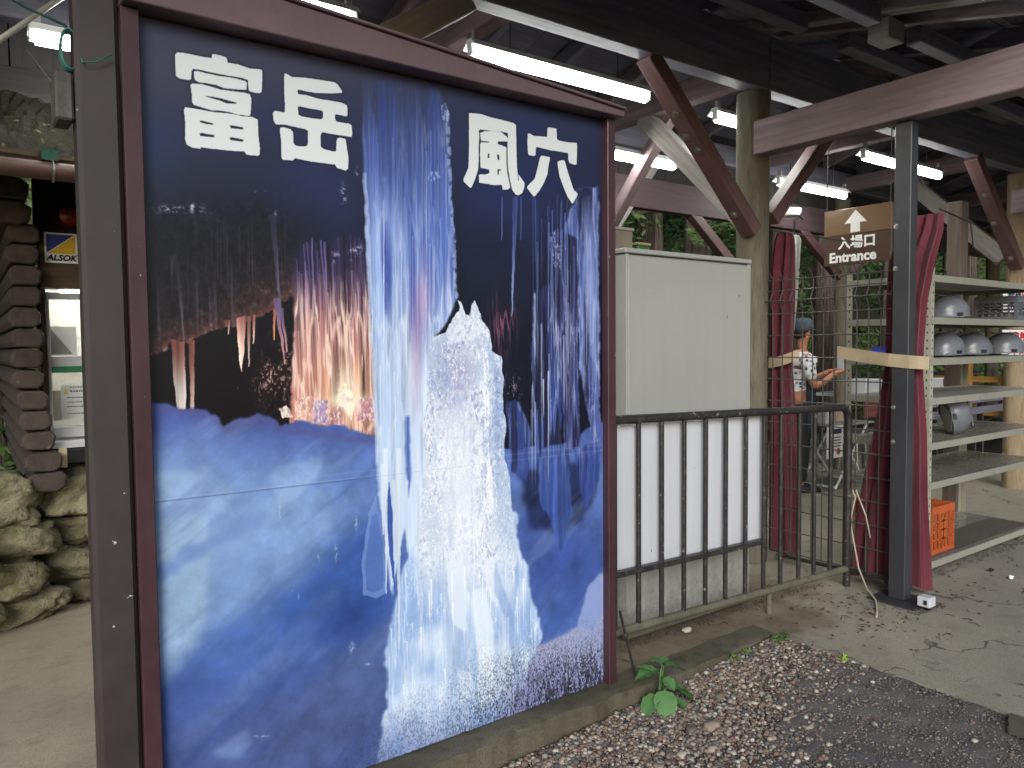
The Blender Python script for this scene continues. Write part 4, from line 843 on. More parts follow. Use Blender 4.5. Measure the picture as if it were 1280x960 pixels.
tag(wc.build('cable', paint('old_white_cable', srgb(170, 160, 140), .5), smooth=True), 'pale cable dropping from the curtain and lying on the concrete', 'cable')
wc = MB(); wc.tube([(4.43, 2.50, .60), (4.44, 2.44, .45), (4.44, 2.41, .32)], .005, 6); tag(wc.build('cable', paint('white_cable_short', srgb(180, 172, 156), .5), smooth=True), 'short loose cable end on the curtain through the fence', 'cable')
t = thing('power_socket', 'small white socket box on the floor at the steel post', 'socket', (4.33, 2.0, .0)); b = MB(); b.box(4.29, 4.36, 1.985, 2.055, .03, .085); b.build('body', M['white'], t, bevel=.004)
b = MB(); b.box(4.284, 4.289, 2.0, 2.015, .045, .07); b.build('slot', M['black'], t); b = MB(); b.box(4.31, 4.34, 2.0, 2.03, .012, .029); b.build('stand', M['black'], t)
# ================================================================ log cabin ticket office at the left
M['logend'] = paint('dark_stained_log', srgb(74, 64, 58), .8, .4, 14, .7, chips=(srgb(130, 112, 100), 30, .70), rnd=.25)
M['cabinwall'] = wood('cabin_brown_wood', srgb(88, 72, 58), rough=.6)
M['stone'] = None
n = N('lichen_field_stone'); a = n.noise(4, 6, .65); b_ = n.noise(22, 5, .7)
col = n.mix(n.f(a, .32, .66), srgb(118, 112, 90), srgb(166, 160, 130)); col = n.mix(n.math('MULTIPLY', n.f(n.noise(7, 4), .5, .66), .7), col, srgb(104, 108, 62)); col = n.mix(n.math('MULTIPLY', n.f(b_, .52, .7), .6), col, srgb(62, 56, 46)); col = n.mix(n.math('MULTIPLY', n.rnd(), .35), col, srgb(90, 86, 70))
n.bump(n.math('ADD', a, b_), 1., .04); M['stone'] = n.done(col, .85, 0, .25)
M['mortar'] = concrete('dark_earth_mortar', srgb(74, 66, 54), srgb(60, 54, 44), .8, 2)
n = N('mossy_bark_roof'); a = n.noise(5, 6, .7); b_ = n.noise(26, 5, .7, n.mapping(n.tc.outputs['Object'], (1, .35, 1)))
col = n.mix(n.f(a, .38, .62), srgb(26, 22, 18), srgb(40, 38, 26)); col = n.mix(n.math('MULTIPLY', n.f(b_, .5, .65), .7), col, srgb(30, 24, 20)); col = n.mix(n.math('MULTIPLY', n.f(n.noise(14, 3), .64, .70), .7), col, srgb(118, 112, 80)); n.bump(b_, .9, .03); M['mossroof'] = n.done(col, .9, 0, .2)
cabin = thing('log_cabin', 'dark log cabin ticket office with lit window behind the left post', 'cabin', (.6, 5.4, .7))
rr = random.Random(4)
def hexlog(x, z, w, h, y0, y1, seed, mat=None):
    r2 = random.Random(seed); b = MB(); pts = [(-.5, -.18), (-.36, -.46), (.30, -.5), (.47, -.3), (.5, .22), (.36, .47), (-.28, .5), (-.47, .3)]
    P = [((x + (a + r2.uniform(-.03, .03)) * w), (z + (c + r2.uniform(-.03, .03)) * h)) for a, c in pts]
    ring = lambda y, s: [(x + (a - x) * s, y, z + (c - z) * s) for a, c in P]
    b.loft([ring(y0, .88), ring(y0 + .012, 1), ring(y1, 1)]); return b.build('log', mat or M['logend'], cabin, bevel=.004, rec=True)
for i in range(13):
    x = (.362, .352, .332, .318, .308)[i] if i < 5 else .296 + .006 * sin(i * 2.1); w = (.19, .185, .165, .16, .155)[i] if i < 5 else .158
    hexlog(x, .775 + .114 * i, w, .108, 4.86 + (.0 if i < 2 else .03) + rr.uniform(0, .05), 7.0, 30 + i)
for i in range(2): hexlog(.20, 2.24 + .125 * i, .26, .12, 4.80, 7.0, 60 + i)
def cbox(name, x0, x1, y0, y1, z0, z1, mat, bevel=.003, label=None):
    b = MB(); b.box(x0, x1, y0, y1, z0, z1); o = b.build(name, mat, cabin, bevel=bevel)
    if label: lab(o, label)
    return o
cbox('wall', .39, 3.2, 5.14, 5.20, .62, .93, M['cabinwall']); cbox('lintel', .375, 3.2, 5.02, 5.16, 1.86, 2.15, M['cabinwall'])
cbox('wall', 1.35, 3.2, 5.141, 5.2, .931, 1.859, M['cabinwall']); cbox('fascia', .36, 3.2, 5.08, 5.14, 2.152, 2.60, paint('near_black_panel', srgb(34, 28, 26), .8))  # near-black panel fills the dark gap above the lintel
cbox('window_jamb', .372, .402, 5.05, 5.16, .93, 1.858, M['cabinwall'])
wf_ = cbox('window_frame', .403, .42, 5.075, 5.13, .985, 1.84, M['white'])
def sub(name, x0, x1, y0, y1, z0, z1, mat, par, bevel=.001):
    b = MB(); b.box(x0, x1, y0, y1, z0, z1); return b.build(name, mat, par, bevel=bevel)
sub('transom', .421, 1.34, 5.075, 5.13, 1.375, 1.412, paint('green_trim', srgb(44, 120, 84), .4), wf_)
sub('transom', .421, 1.34, 5.08, 5.128, 1.413, 1.47, M['white'], wf_); sub('rail', .421, 1.34, 5.075, 5.13, 1.0, 1.06, M['white'], wf_); sub('rail', .421, 1.34, 5.075, 5.13, 1.80, 1.838, M['white'], wf_)
sub('stile', .76, .785, 5.078, 5.127, 1.061, 1.799, M['white'], wf_) if False else None
n = N('window_glass'); n.b.inputs['Transmission Weight'].default_value = .0; n.b.inputs['Alpha'].default_value = .12; M['glass'] = n.done((.8, .85, .85, 1), .05, 0, .8)
sub('pane', .421, 1.34, 5.112, 5.116, 1.061, 1.374, M['glass'], wf_, 0); sub('pane', .421, 1.34, 5.112, 5.116, 1.471, 1.799, M['glass'], wf_, 0)
cbox('window_sill', .40, 1.36, 4.99, 5.13, .945, .985, M['white']); cbox('counter_edge', .395, 1.37, 4.97, 5.135, .86, .94, M['black'])
b = MB(); b.box(.43, .47, 4.96, 4.969, .84, .95); lab(b.build('tape_patch', M['tan'], cabin), 'pale tape patch on the counter edge')
cbox('interior_wall', .40, 1.6, 5.62, 5.64, .95, 1.9, paint('cream_wall', srgb(212, 208, 194), .7), 0); cbox('interior_wall', .392, .40, 5.16, 5.62, .95, 1.9, paint('pale_wall', srgb(210, 210, 204), .7), 0)
cbox('interior_ceiling', .40, 1.6, 5.205, 5.62, 1.88, 1.90, M['white'], 0); cbox('interior_shelf', .402, 1.6, 5.205, 5.6, .96, 1.0, M['white'], 0); cbox('interior_wall', 1.6, 1.62, 5.2, 5.64, .95, 1.9, M['white'], 0)
b = MB(); b.tube([(.50, 5.35, 1.86), (1.5, 5.35, 1.86)], .012, 8); b.build('interior_tube', emit('interior_tube_light', (1, .97, .9), 30.), cabin)
# papers in the window
M['paper'] = paint('paper_white', srgb(232, 232, 228), .6, .03, 3, .05, rnd=0); M['ink'] = paint('ink_grey', srgb(70, 70, 74), .7, rnd=0)
nt = thing('notice', 'white notice with yellow warning mark low in the cabin window', 'notice', (.6, 5.18, 1.1))
b = MB(); b.box(.47, .80, 5.165, 5.17, 1.10, 1.30); b.build('sheet', M['paper'], nt); b = MB(); b.box(.425, .469, 5.17, 5.30, 1.09, 1.27); lab(b.build('box_side', M['tan'], nt), 'brown carton side behind the notice')
b = MB(); b.prism([(.48, 1.245), (.51, 1.245), (.495, 1.28)], 5.160, 5.164); b.build('warning_mark', paint('warning_yellow', srgb(232, 204, 60), .5), nt)
b = MB(); rr = random.Random(9)
for k, z in enumerate((1.286, 1.262, 1.225, 1.198, 1.171, 1.13)):
    x = .517 if k in (0, 1) else .50
    while x < .79:
        w = rr.uniform(.006, .014); h = .011 if k == 1 else .007; b.box(x, x + w, 5.162, 5.1645, z - h / 2, z + h / 2); x += w + .004
lab(b.build('print', M['ink'], nt), 'rows of small print')
nt = thing('paper', 'white paper with a slanted photograph in the upper window', 'paper', (.48, 5.18, 1.5))
b = MB(); b.box(.425, .56, 5.165, 5.169, 1.475, 1.645); b.build('sheet', M['paper'], nt); b = MB(); b.prism([(.43, 1.48), (.54, 1.48), (.43, 1.63)], 5.161, 5.1645); b.build('picture', paint('grey_picture', srgb(134, 132, 122), .6), nt)
nt = thing('poster', 'narrow blue poster at the right of the upper cabin window', 'poster', (.66, 5.18, 1.5))
b = MB(); b.box(.60, .80, 5.165, 5.169, 1.48, 1.76); b.build('sheet', paint('poster_blue', srgb(60, 140, 190), .5, .3, 20), nt); b = MB(); b.box(.60, .80, 5.161, 5.164, 1.68, 1.762); b.build('heading', paint('poster_dark', srgb(60, 70, 80), .5), nt)
# security sticker
st = thing('security_sign', 'square white sign with blue and yellow triangles lettered ALSOK on the lintel', 'sign', (.5, 5.01, 2.0))
b = MB(); b.box(.402, .565, 5.008, 5.018, 2.0, 2.17); b.build('plate', M['paper'], st, bevel=.002)
b = MB(); b.prism([(.412, 2.055), (.412, 2.160), (.545, 2.160)], 5.004, 5.0075); b.build('blue_triangle', paint('sign_blue', srgb(40, 50, 140), .4), st)
b = MB(); b.prism([(.415, 2.052), (.553, 2.052), (.553, 2.158)], 5.004, 5.0075); b.build('yellow_triangle', paint('sign_yellow', srgb(214, 176, 30), .4), st)
text_obj('lettering', 'ALSOK', .046, paint('sign_ink', srgb(20, 22, 40), .5), (.411, 5.006, 2.014), (1, 0, 0), (0, 0, 1), st, .001, .0016, sx=1.02, shear=.25)
rb = thing('alarm_lamp', 'dark red round alarm lamp under the cabin eave', 'lamp', (.53, 5.02, 2.22))
b = MB(); b.loft([[(.53 + r * cos(a), yy, 2.27 + r * sin(a)) for a in [2 * pi * i / 24 for i in range(24)]] for r, yy in ((.06, 5.075), (.06, 5.03), (.048, 5.005), (.02, 4.995))]); b.build('dome', paint('dark_red_plastic', srgb(120, 24, 24), .3), rb, smooth=.7)
b = MB(); b.box(.518, .542, 4.99, 4.996, 2.262, 2.280); b.build('label_plate', M['cabinwall'], rb)
# eave: gutter, mossy roof
b = MB(); b.tube([(-3, 4.22, 2.352), (4, 4.22, 2.352)], .043, 16); b.build('gutter', paint('gutter_brown', srgb(88, 66, 60), .45, .2, 3), cabin, smooth=.8)
for x in (-.9, .385, 1.7): b = MB(); b.tube([(x, 4.22 + .047 * cos(a), 2.352 + .047 * sin(a)) for a in [pi * 1.5 * k / 12 + .4 for k in range(13)]], .006, 6); b.build('gutter_strap', M['chrome'], cabin)
rr = random.Random(12); b = MB(); nx, ny = 200, 34; vs = []
for j in range(ny + 1):
    for i in range(nx + 1):
        x = -3 + 7 * i / nx; y = 4.24 + 2.4 * j / ny; z = 2.415 + (y - 4.24) * .62 + (.035 if j else 0) * (rr.random() - .4) + .03 * sin(x * 9 + sin(y * 5) * 2) * (j > 0) + .035 * math.floor((y - 4.24) / .3) * .3
        vs.append((x, y, z))
W_ = nx + 1; b.add(vs, [(j * W_ + i, j * W_ + i + 1, (j + 1) * W_ + i + 1, (j + 1) * W_ + i) for j in range(ny) for i in range(nx)]); b.build('roof', M['mossroof'], cabin, rec=False)
b = MB(); b.beam((-3, 4.28, 2.42), (4, 4.28, 2.42), .06, .05); b.build('eave_board', M['cabinwall'], cabin)
b = MB(); b.box(.34, .41, 4.20, 4.24, 2.40, 2.45); tag(b.build('reflector', paint('green_reflector', srgb(44, 84, 70), .3)), 'small green reflector plate on the cabin gutter', 'reflector')
# stone footing
sw = thing('stone_wall', 'rough mossy field stone wall under the log cabin', 'wall', (.4, 5.0, 0))
def rock(c, s, seed, name, mat, parent, sub_=3, amp=.16, rot=0):
    bm = bmesh.new(); bmesh.ops.create_icosphere(bm, subdivisions=sub_, radius=1); r2 = random.Random(seed); ph = [r2.uniform(0, 6) for _ in range(9)]
    off = Vector(WL[parent.name]) if parent else Vector(c)
    import mathutils
    for v in bm.verts:
        p = v.co.copy(); k = 1 + .26 * mathutils.noise.fractal(p * 1.7 + Vector((seed * 3.1, 0, 0)), 1., 2., 5) - .16 * abs(mathutils.noise.noise(p * 2.6 + Vector((0, seed * 1.7, 0)))) + amp * (sin(2.3 * p.x + ph[0]) * cos(2.1 * p.y + ph[1]) + .6 * sin(4.1 * p.z + ph[2] + 2 * p.x) + .35 * sin(7 * p.x + ph[3]) * cos(6 * p.z + ph[4]) + .22 * sin(13 * p.y + ph[5] + 3 * p.x) * sin(12 * p.z + ph[6]) + .14 * sin(21 * p.x + ph[7]) * sin(24 * p.z + ph[8]) - .5 * max(0, .16 - abs(p.z - .3 * sin(3 * p.x + ph[0]))) )
        q = Vector([math.copysign(abs(t) ** .72, t) for t in p]) * k; q = Vector((q.x * s[0], q.y * s[1], q.z * s[2])); cr, sr = cos(rot), sin(rot); v.co = Vector((q.x * cr - q.z * sr, q.y, q.x * sr + q.z * cr)) + Vector(c) - off
    me = bpy.data.meshes.new(name); bm.to_mesh(me); bm.free(); me.materials.append(mat); me.shade_smooth(); o = bpy.data.objects.new(name, me); COL.objects.link(o)
    if parent: o.parent = parent
    else: o.location = c
    WL[o.name] = off; return o
wy = lambda x: 4.94 + .62 * (x - .1)
k = 0
for z, h, xs in ((.085, .085, (-.52, -.12, .24, .60, .92, 1.3)), (.265, .105, (-.66, -.30, .10, .50, .86, 1.2)), (.455, .10, (-.5, -.12, .20, .56, .95, 1.3)), (.66, .115, (-.62, -.22, .14, .47, .80, 1.15))):
    for i, x in enumerate(xs):
        w = ((xs[min(i + 1, len(xs) - 1)] - xs[max(i - 1, 0)]) / 2 if 0 < i < len(xs) - 1 else .38) * .53; rock((x, wy(x) + .02 * sin(k * 2.3), z + .012 * sin(k * 1.9)), (w * 1.12, .16, h * 1.16), 70 + k, 'stone', M['stone'], sw, 4, .15, .16 * sin(k * 1.3)); k += 1
b = MB(); b.prism([(-1.2, wy(-1.2) + .04), (1.6, wy(1.6) + .04), (1.6, wy(1.6) + .5), (-1.2, wy(-1.2) + .5)], 0, .74, lambda a, y, z: (a, z, y)); b.build('mortar', M['mortar'], sw)
# wires and conduit at the top left
for lb, pts, r, mt in (('coiled teal wire hanging at the top of the brown post', None, .004, 'teal'),
                       ('teal wire strung from the top left to the lamp', [(.12, 3.2, 2.76), (.22, 3.1, 2.67), (.33, 3.0, 2.60)], .005, 'teal'),
                       ('white conduit slanting under the roof at the top left', [(.08, 3.2, 2.51), (.24, 3.2, 2.67), (.40, 3.2, 2.83)], .010, 'lampwhite'),
                       ('thin grey wire under the lit lamp at the top left', [(.25, 3.6, 2.70), (.30, 3.2, 2.46), (.33, 2.8, 2.28)], .0025, 'wire')):
    b = MB()
    if pts is None:
        c = Vector((.275, 2.46, 2.335)); pts = [(c.x + .022 * cos(a) + .002 * sin(a * .3), c.y + .02 * sin(a * .37), c.z + .055 * sin(a)) for a in [k * .35 for k in range(110)]] + [(.30, 2.40, 2.29), (.335, 2.40, 2.30), (.37, 2.40, 2.325)]
    b.tube(pts, r * .6 if 'coiled' in lb else r, 6); tag(b.build('wire' if mt != 'lampwhite' else 'conduit', M[mt], smooth=True), lb, 'wire' if mt != 'lampwhite' else 'conduit')
b = MB(); b.box(.235, .28, 2.44, 2.56, 2.14, 2.27); tag(b.build('junction_box', paint('dusty_box', srgb(84, 80, 76), .8, .4, 12, .5), bevel=.006), 'dusty dark junction box on the upper edge of the brown post', 'box')
# ================================================================ slotted steel shelving
n = N('slotted_angle'); uv = n.tc.outputs['UV']; col = n.mix(n.f(n.noise(5, 4), .4, .7), srgb(152, 149, 134), srgb(168, 165, 150)); n.bump(n.noise(60, 3), .1, .002); M['angle'] = n.done(col, .45, .1, .4)
M['shelfpaint'] = paint('shelf_beige_grey', srgb(144, 142, 131), .38, .12, 2.2, .35, dirtcol=(.14, .12, .09), bump=.06)
M['shelftop'] = paint('dusty_shelf_top', srgb(120, 116, 106), .28, .15, 2, .3, dirtcol=(.1, .09, .07), bump=.06)
rk = thing('shelving_rack', 'long open steel rack of slotted angle posts and seven shelves', 'rack', (5.8, 2.6, 0)); RX0, RX1, RY0, RY1 = 4.92, 6.68, 2.30, 2.86
for x, y, sx, sy in ((RX0, RY0, 1, 1), (RX1, RY0, -1, 1), (RX0, RY1, 1, -1), (RX1, RY1, -1, -1)):
    b = MB(); b.box(min(x, x + sx * .04), max(x, x + sx * .04), min(y, y + sy * .003), max(y, y + sy * .003), .004, 1.975); b.box(min(x, x + sx * .003), max(x, x + sx * .003), min(y + sy * .0035, y + sy * .04), max(y + sy * .0035, y + sy * .04), .004, 1.975)
    o = b.build('upright', M['angle'], rk); h = MB(); z = .06
    while z < 1.95:
        a0, a1 = sorted((x + sx * .017, x + sx * .025)); h.box(a0, a1, y - .0012 if sy > 0 else y + .0002, y - .0002 if sy > 0 else y + .0012, z, z + .014); c0, c1 = sorted((y + sy * .017, y + sy * .025)); h.box(x - .0012 if sx > 0 else x + .0002, x - .0002 if sx > 0 else x + .0012, c0, c1, z, z + .014); z += .05
    stuff(h.build('slot_row', M['black'], o, rec=False), 'row of punched slots')
for i, z in enumerate((1.928, 1.662, 1.403, 1.152, .865, .612, .10)):
    b = MB(); t = .0012; b.box(RX0 + .004, RX1 - .004, RY0 + .005, RY1 - .005, z - .003, z); o = b.build('shelf', M['shelftop'] if i > 3 else M['shelfpaint'], rk)
    for (x0, x1, y0, y1) in ((RX0 + .002, RX1 - .002, RY0 - .0045, RY0 - .0015), (RX0 + .002, RX1 - .002, RY1 + .0015, RY1 + .0045), (RX0 - .0045, RX0 - .0015, RY0 + .004, RY1 - .004), (RX1 + .0015, RX1 + .0045, RY0 + .004, RY1 - .004)):
        b = MB(); b.box(x0, x1, y0, y1, z - .043, z + .001); b.build('lip', M['shelfpaint'], o, bevel=.001)
# grey safety helmets
M['helmet'] = paint('grey_helmet', srgb(104, 106, 112), .25, .06, 4, .1, bump=.02)
M['helmet_w'] = paint('pale_helmet', srgb(206, 206, 200), .3, .05, 4, .1)
def make_helmet(mat, lb):
    t = thing('safety_helmet', lb, 'helmet', (0, 0, 0)); rings = []; n = 36
    for k in range(13):
        a = pi / 2 * k / 12; r = cos(a) if k < 12 else .02; zz = .045 + .128 * sin(a)
        rings.append([(.138 * r * cos(p) * (1.03 if cos(p) > 0 else 1), .112 * r * sin(p) , zz + .004 * max(0, cos(3 * p)) * r * (k > 2)) for p in [2 * pi * i / n for i in range(n)]])
    low = [(.140 * cos(p), .114 * sin(p), .018 if cos(p) < .3 else .026) for p in [2 * pi * i / n for i in range(n)]]; brim = [(.148 * cos(p) + (.035 if cos(p) > .55 else 0) * (cos(p) - .55) * 2, .119 * sin(p), .012 if cos(p) < .3 else .018) for p in [2 * pi * i / n for i in range(n)]]
    inn = [(.128 * cos(p), .103 * sin(p), .014) for p in [2 * pi * i / n for i in range(n)]]; inn2 = [(.10 * cos(p), .08 * sin(p), .10) for p in [2 * pi * i / n for i in range(n)]]
    b = MB(); b.loft([inn2, inn, brim, low] + rings); b.build('shell', mat, t, smooth=.7)
    b = MB(); b.beam((-.10, 0, .168), (.10, 0, .168), .03, .012); b.build('ridge', mat, t, bevel=.004)
    b = MB(); b.tube([(.02 * cos(a) * 4, .108 * (1 if a < pi else -1), .02) for a in (0, 1)] + [(.03, .09, .004)], .004, 6)
    for s in (-1, 1): q = MB(); q.box(-.02, .02, s * .113 - .006, s * .113 + .006, .022, .045); q.build('clip', M['black'], t, bevel=.002)
    q = MB(); q.tube([(.02, .10, .03), (.0, .112, .006), (-.05, .10, .004), (-.09, .02, .004), (-.05, -.10, .004), (.02, -.10, .03)], .0035, 6); q.build('chin_strap', M['black'], t)
    return t
hl = make_helmet(M['helmet'], 'grey helmet alone on the second shelf from the top of the rack'); hl.location = (5.60, 2.50, 1.664); hl.rotation_euler = (0, 0, -.5); hl['group'] = 'safety helmets on the rack'
dup(hl, (5.56, 2.50, 1.405), 'left grey helmet in the row of three on the third shelf', -.3); dup(hl, (6.02, 2.52, 1.405), 'middle grey helmet in the row of three on the third shelf', -.45); dup(hl, (6.50, 2.49, 1.405), 'right grey helmet in the row of three on the third shelf', -.6)
hw = make_helmet(M['helmet'], 'grey helmet with white lining tipped on its side on the fifth shelf'); hw.location = (5.56, 2.50, .99); hw.rotation_euler = (0, radians(80), radians(-48))
b = MB(); b.loft([[(r * 1.2 * cos(p), r * sin(p), z) for p in [2 * pi * i / 28 for i in range(28)]] for r, z in ((.100, .012), (.092, .04), (.06, .07), (.01, .08))]); WL[hw.name] = Vector((0, 0, 0)); b.build('lining', M['helmet_w'], hw, smooth=.8); hw['group'] = 'safety helmets on the rack'
def crate(name, lb, x0, x1, y0, y1, z0, z1, mat, cat='crate'):
    t = thing(name, lb, cat, ((x0 + x1) / 2, (y0 + y1) / 2, z0)); w = .012
    q = MB(); q.box(x0 + w, x1 - w, y0 + w, y1 - w, z0, z0 + w); q.build('base', mat, t)
    for ax in range(4):
        b = MB(); 
        if ax < 2: xa, xb = x0, x1; yy = y0 if ax == 0 else y1 - w; f = lambda u0, u1, v0, v1: b.box(u0, u1, yy, yy + w, v0, v1)
        else: xa, xb = y0 + w, y1 - w; xx = x0 if ax == 2 else x1 - w; f = lambda u0, u1, v0, v1: b.box(xx, xx + w, u0, u1, v0, v1)
        H = z1 - z0; f(xa, xb, z1 - .05, z1); f(xa, xb, z0, z0 + .03); nb = max(3, int((xb - xa) / .045)); 
        for k in range(nb + 1): u = xa + (xb - xa - .010) * k / nb; f(u, u + .010, z0 + .03, z1 - .05)
        for k in range(1, 4): v = z0 + .03 + (H - .08) * k / 4; f(xa + .01, xb - .01, v, v + .008)
        m = (xa + xb) / 2; f(m - .03, m + .03, z0 + .08, z1 - .09); b.build('side', mat, t, rec=False)
    return t
cr = crate('orange_crate', 'orange plastic crate standing on the bottom shelf of the rack', 5.12, 5.43, 2.36, 2.72, .105, .42, M['orange'])
crate('grey_basket', 'grey ribbed basket at the right end of the second shelf', 6.38, 6.62, 2.36, 2.66, 1.666, 1.85, M['helmet'], 'basket')
t = thing('shelf_mat', 'dark board lying on the bottom shelf of the rack', 'board', (5.9, 2.5, .105)); b = MB(); b.box(5.05, 6.6, 2.33, 2.60, .102, .106); b.build('board', paint('brown_mat', srgb(96, 88, 80), .6, .2, 3, .4), t)
b = MB(); r2 = random.Random(4); rings = []
for k in range(7):
    a = k / 6; rings.append([(5.15 + .16 * cos(p) * (1 - .75 * a * a) * (1 + .15 * sin(3 * p + k)), 2.74 + .07 * sin(p) * (1 - .5 * a) * (1 + .2 * sin(4 * p + k)), 1.406 + .075 * a) for p in [2 * pi * i / 20 for i in range(20)]])
b.loft(rings); tag(b.build('blue_cloth', paint('blue_fabric', srgb(48, 62, 170), .8), smooth=True), 'crumpled blue cloth at the back left of the third shelf', 'cloth')
# entrance sign
es = thing('entrance_sign', 'brown hanging sign with white arrow and the word Entrance', 'sign', (5.5, 3.12, 2.1)); SX = 5.5
M['signtop'] = paint('sign_tan_brown', srgb(124, 100, 78), .18, .05, 3, .05, rnd=0); M['signlow'] = paint('sign_dark_brown', srgb(84, 68, 60), .18, .05, 3, .05, rnd=0); M['signwhite'] = emit('glowing_white_letters', (1, 1, .97), .55)  # letter glow put in as emission, unused: plain white below replaces it
M['signwhite'] = paint('sign_white_letters', srgb(246, 246, 244), .3, .0, 3, .0, rnd=0)
b = MB(); b.box(SX, SX + .03, 2.86, 3.39, 2.335, 2.53); b.build('upper_panel', M['signtop'], es, bevel=.002)
b = MB(); b.box(SX, SX + .03, 2.86, 3.39, 2.105, 2.333); b.build('lower_panel', M['signlow'], es, bevel=.002)
P = lambda s, z: (s, z); b = MB(); b.prism([(.257, 2.512), (.168, 2.415), (.218, 2.415), (.218, 2.345), (.292, 2.345), (.292, 2.415), (.345, 2.415)], -.003, -.0005, lambda a, d, z: (SX + d, 3.39 - a, z)); b.build('arrow', M['signwhite'], es)
text_obj('lettering', '入場口', .100, M['signwhite'], (SX - .001, 3.39 - .118, 2.235), (0, -1, 0), (0, 0, 1), es, .001, .0032)
text_obj('lettering', 'Entrance', .105, M['signwhite'], (SX - .001, 3.39 - .045, 2.130), (0, -1, 0), (0, 0, 1), es, .001, .0036, sx=1.0)
for y in (2.875, 3.375): b = MB(); b.tube([(SX + .015, y, 2.53), (SX + .015, y, 3.6)], .004, 6); b.build('hanger_rod', M['wire'], es)
# notice signs on the orange post
def no_smoke(name, lb, z0, z1, rows):
    t = thing(name, lb, 'sign', (8.3, 3.06, z0)); b = MB(); b.box(7.97, 8.78, 3.06, 3.075, z0, z1); b.build('plate', M['paper'], t, bevel=.002)
    for s, x, z, size, mt in rows: text_obj('lettering', s, size, mt, (x, 3.058, z), (1, 0, 0), (0, 0, 1), t, .001, .003, sx=1.25)
M['red'] = paint('sign_red', srgb(196, 40, 60), .5, .05, rnd=0); M['navy'] = paint('sign_navy', srgb(48, 48, 84), .5, .05, rnd=0)
no_smoke('no_smoking_sign', 'white NO SMOKING sign seen between the top two shelves', 1.79, 2.06, [('禁煙', 8.03, 1.94, .13, M['navy']), ('区域内', 8.36, 1.94, .11, M['red']), ('NO', 8.03, 1.83, .11, M['navy']), ('SMOKING', 8.27, 1.83, .10, M['red'])])
no_smoke('notice_sign', 'white sign with red lettering behind the helmets', 1.38, 1.62, [('火気厳禁', 8.03, 1.50, .12, M['red']), ('注意', 8.2, 1.39, .10, M['red'])])
b = MB(); b.box(6.93, 7.06, 3.0, 3.12, 0, 2.71); tag(b.build('square_post', wood('weathered_square_post', srgb(104, 92, 84)), bevel=.005), 'square weathered wooden post behind the rack', 'post')
# ================================================================ things behind the fence
ft = thing('folding_table', 'small folding table with crossed white legs behind the fence', 'table', (7.3, 4.5, 0))
b = MB(); b.box(7.13, 7.88, 4.25, 4.72, .655, .675); b.build('tabletop', M['pale'], ft, bevel=.004)
for y in (4.29, 4.68):
    for s in (1, -1): b = MB(); b.tube([(7.50 - s * .30, y, .01), (7.50 + s * .30, y, .65)], .013, 8); b.build('leg', M['lampwhite'], ft, smooth=.8)
for x in (7.205, 7.795): b = MB(); b.tube([(x, 4.29, .03), (x, 4.68, .03)], .012, 8); b.build('crossbar', M['lampwhite'], ft)
nt = thing('price_board', 'white sheet with blue heading and orange picture hung on the table', 'sign', (6.95, 4.22, .4)); b = MB(); b.box(6.93, 7.20, 4.21, 4.222, .36, .68); b.build('sheet', M['paper'], nt)
b = MB(); b.box(6.95, 7.17, 4.205, 4.209, .60, .65); b.build('heading', M['navy'], nt); b = MB(); b.tube([(7.12, 4.2085, .42), (7.12, 4.205, .42)], .035, 12); b.build('picture', M['orange'], nt)
b = MB(); r2 = random.Random(2)
for z in (.56, .53, .50, .47): 
    x = 6.96
    while x < 7.16: w = r2.uniform(.008, .02); b.box(x, x + w, 4.206, 4.209, z, z + .011); x += w + .006
lab(b.build('print', M['ink'], nt), 'rows of small print')
for i, (x, y, w, d, h, c, lb) in enumerate(((7.24, 4.45, .10, .12, .17, (230, 230, 232), 'white carton at the left of the folding table'), (7.33, 4.5, .08, .08, .15, (60, 100, 190), 'small blue packet on the folding table'), (7.55, 4.52, .13, .14, .13, (206, 180, 160), 'pinkish box at the right of the folding table'))):
    t = thing('carton', lb, 'box', (x, y, .676)); b = MB(); b.box(x - w / 2, x + w / 2, y - d / 2, y + d / 2, .676, .676 + h); b.build('body', paint('carton%d' % i, srgb(*c), .6), t, bevel=.003); b = MB(); b.box(x - w / 2 - .002, x + w / 2 + .002, y - .012, y + .012, .676 + h, .678 + h); b.build('tape_strip', M['tan'], t)
st = thing('stool', 'round white topped stool beside the folding table', 'stool', (8.35, 4.75, 0)); b = MB(); b.tube([(8.35, 4.75, .40), (8.35, 4.75, .44)], .17, 20); b.build('seat', M['white'], st, smooth=.6)
for k in range(4): a = pi / 4 + k * pi / 2; b = MB(); b.tube([(8.35 + .12 * cos(a), 4.75 + .12 * sin(a), .4), (8.35 + .17 * cos(a), 4.75 + .17 * sin(a), .0)], .011, 6); b.build('leg', M['chrome'], st)
lt = thing('long_table', 'long white topped table under the trees behind the fence', 'table', (10, 5.3, 0)); b = MB(); b.box(8.6, 11.3, 4.75, 5.45, .86, .90); b.build('tabletop', M['white'], lt, bevel=.005)
for x in (8.7, 11.2):
    for y in (4.82, 5.38): b = MB(); b.tube([(x, y, 0), (x, y, .86)], .02, 8); b.build('leg', M['steel'], lt)
b = MB(); b.box(8.62, 11.28, 4.77, 4.79, .62, .855); b.build('apron', wood('red_brown_board', srgb(110, 64, 56)), lt)
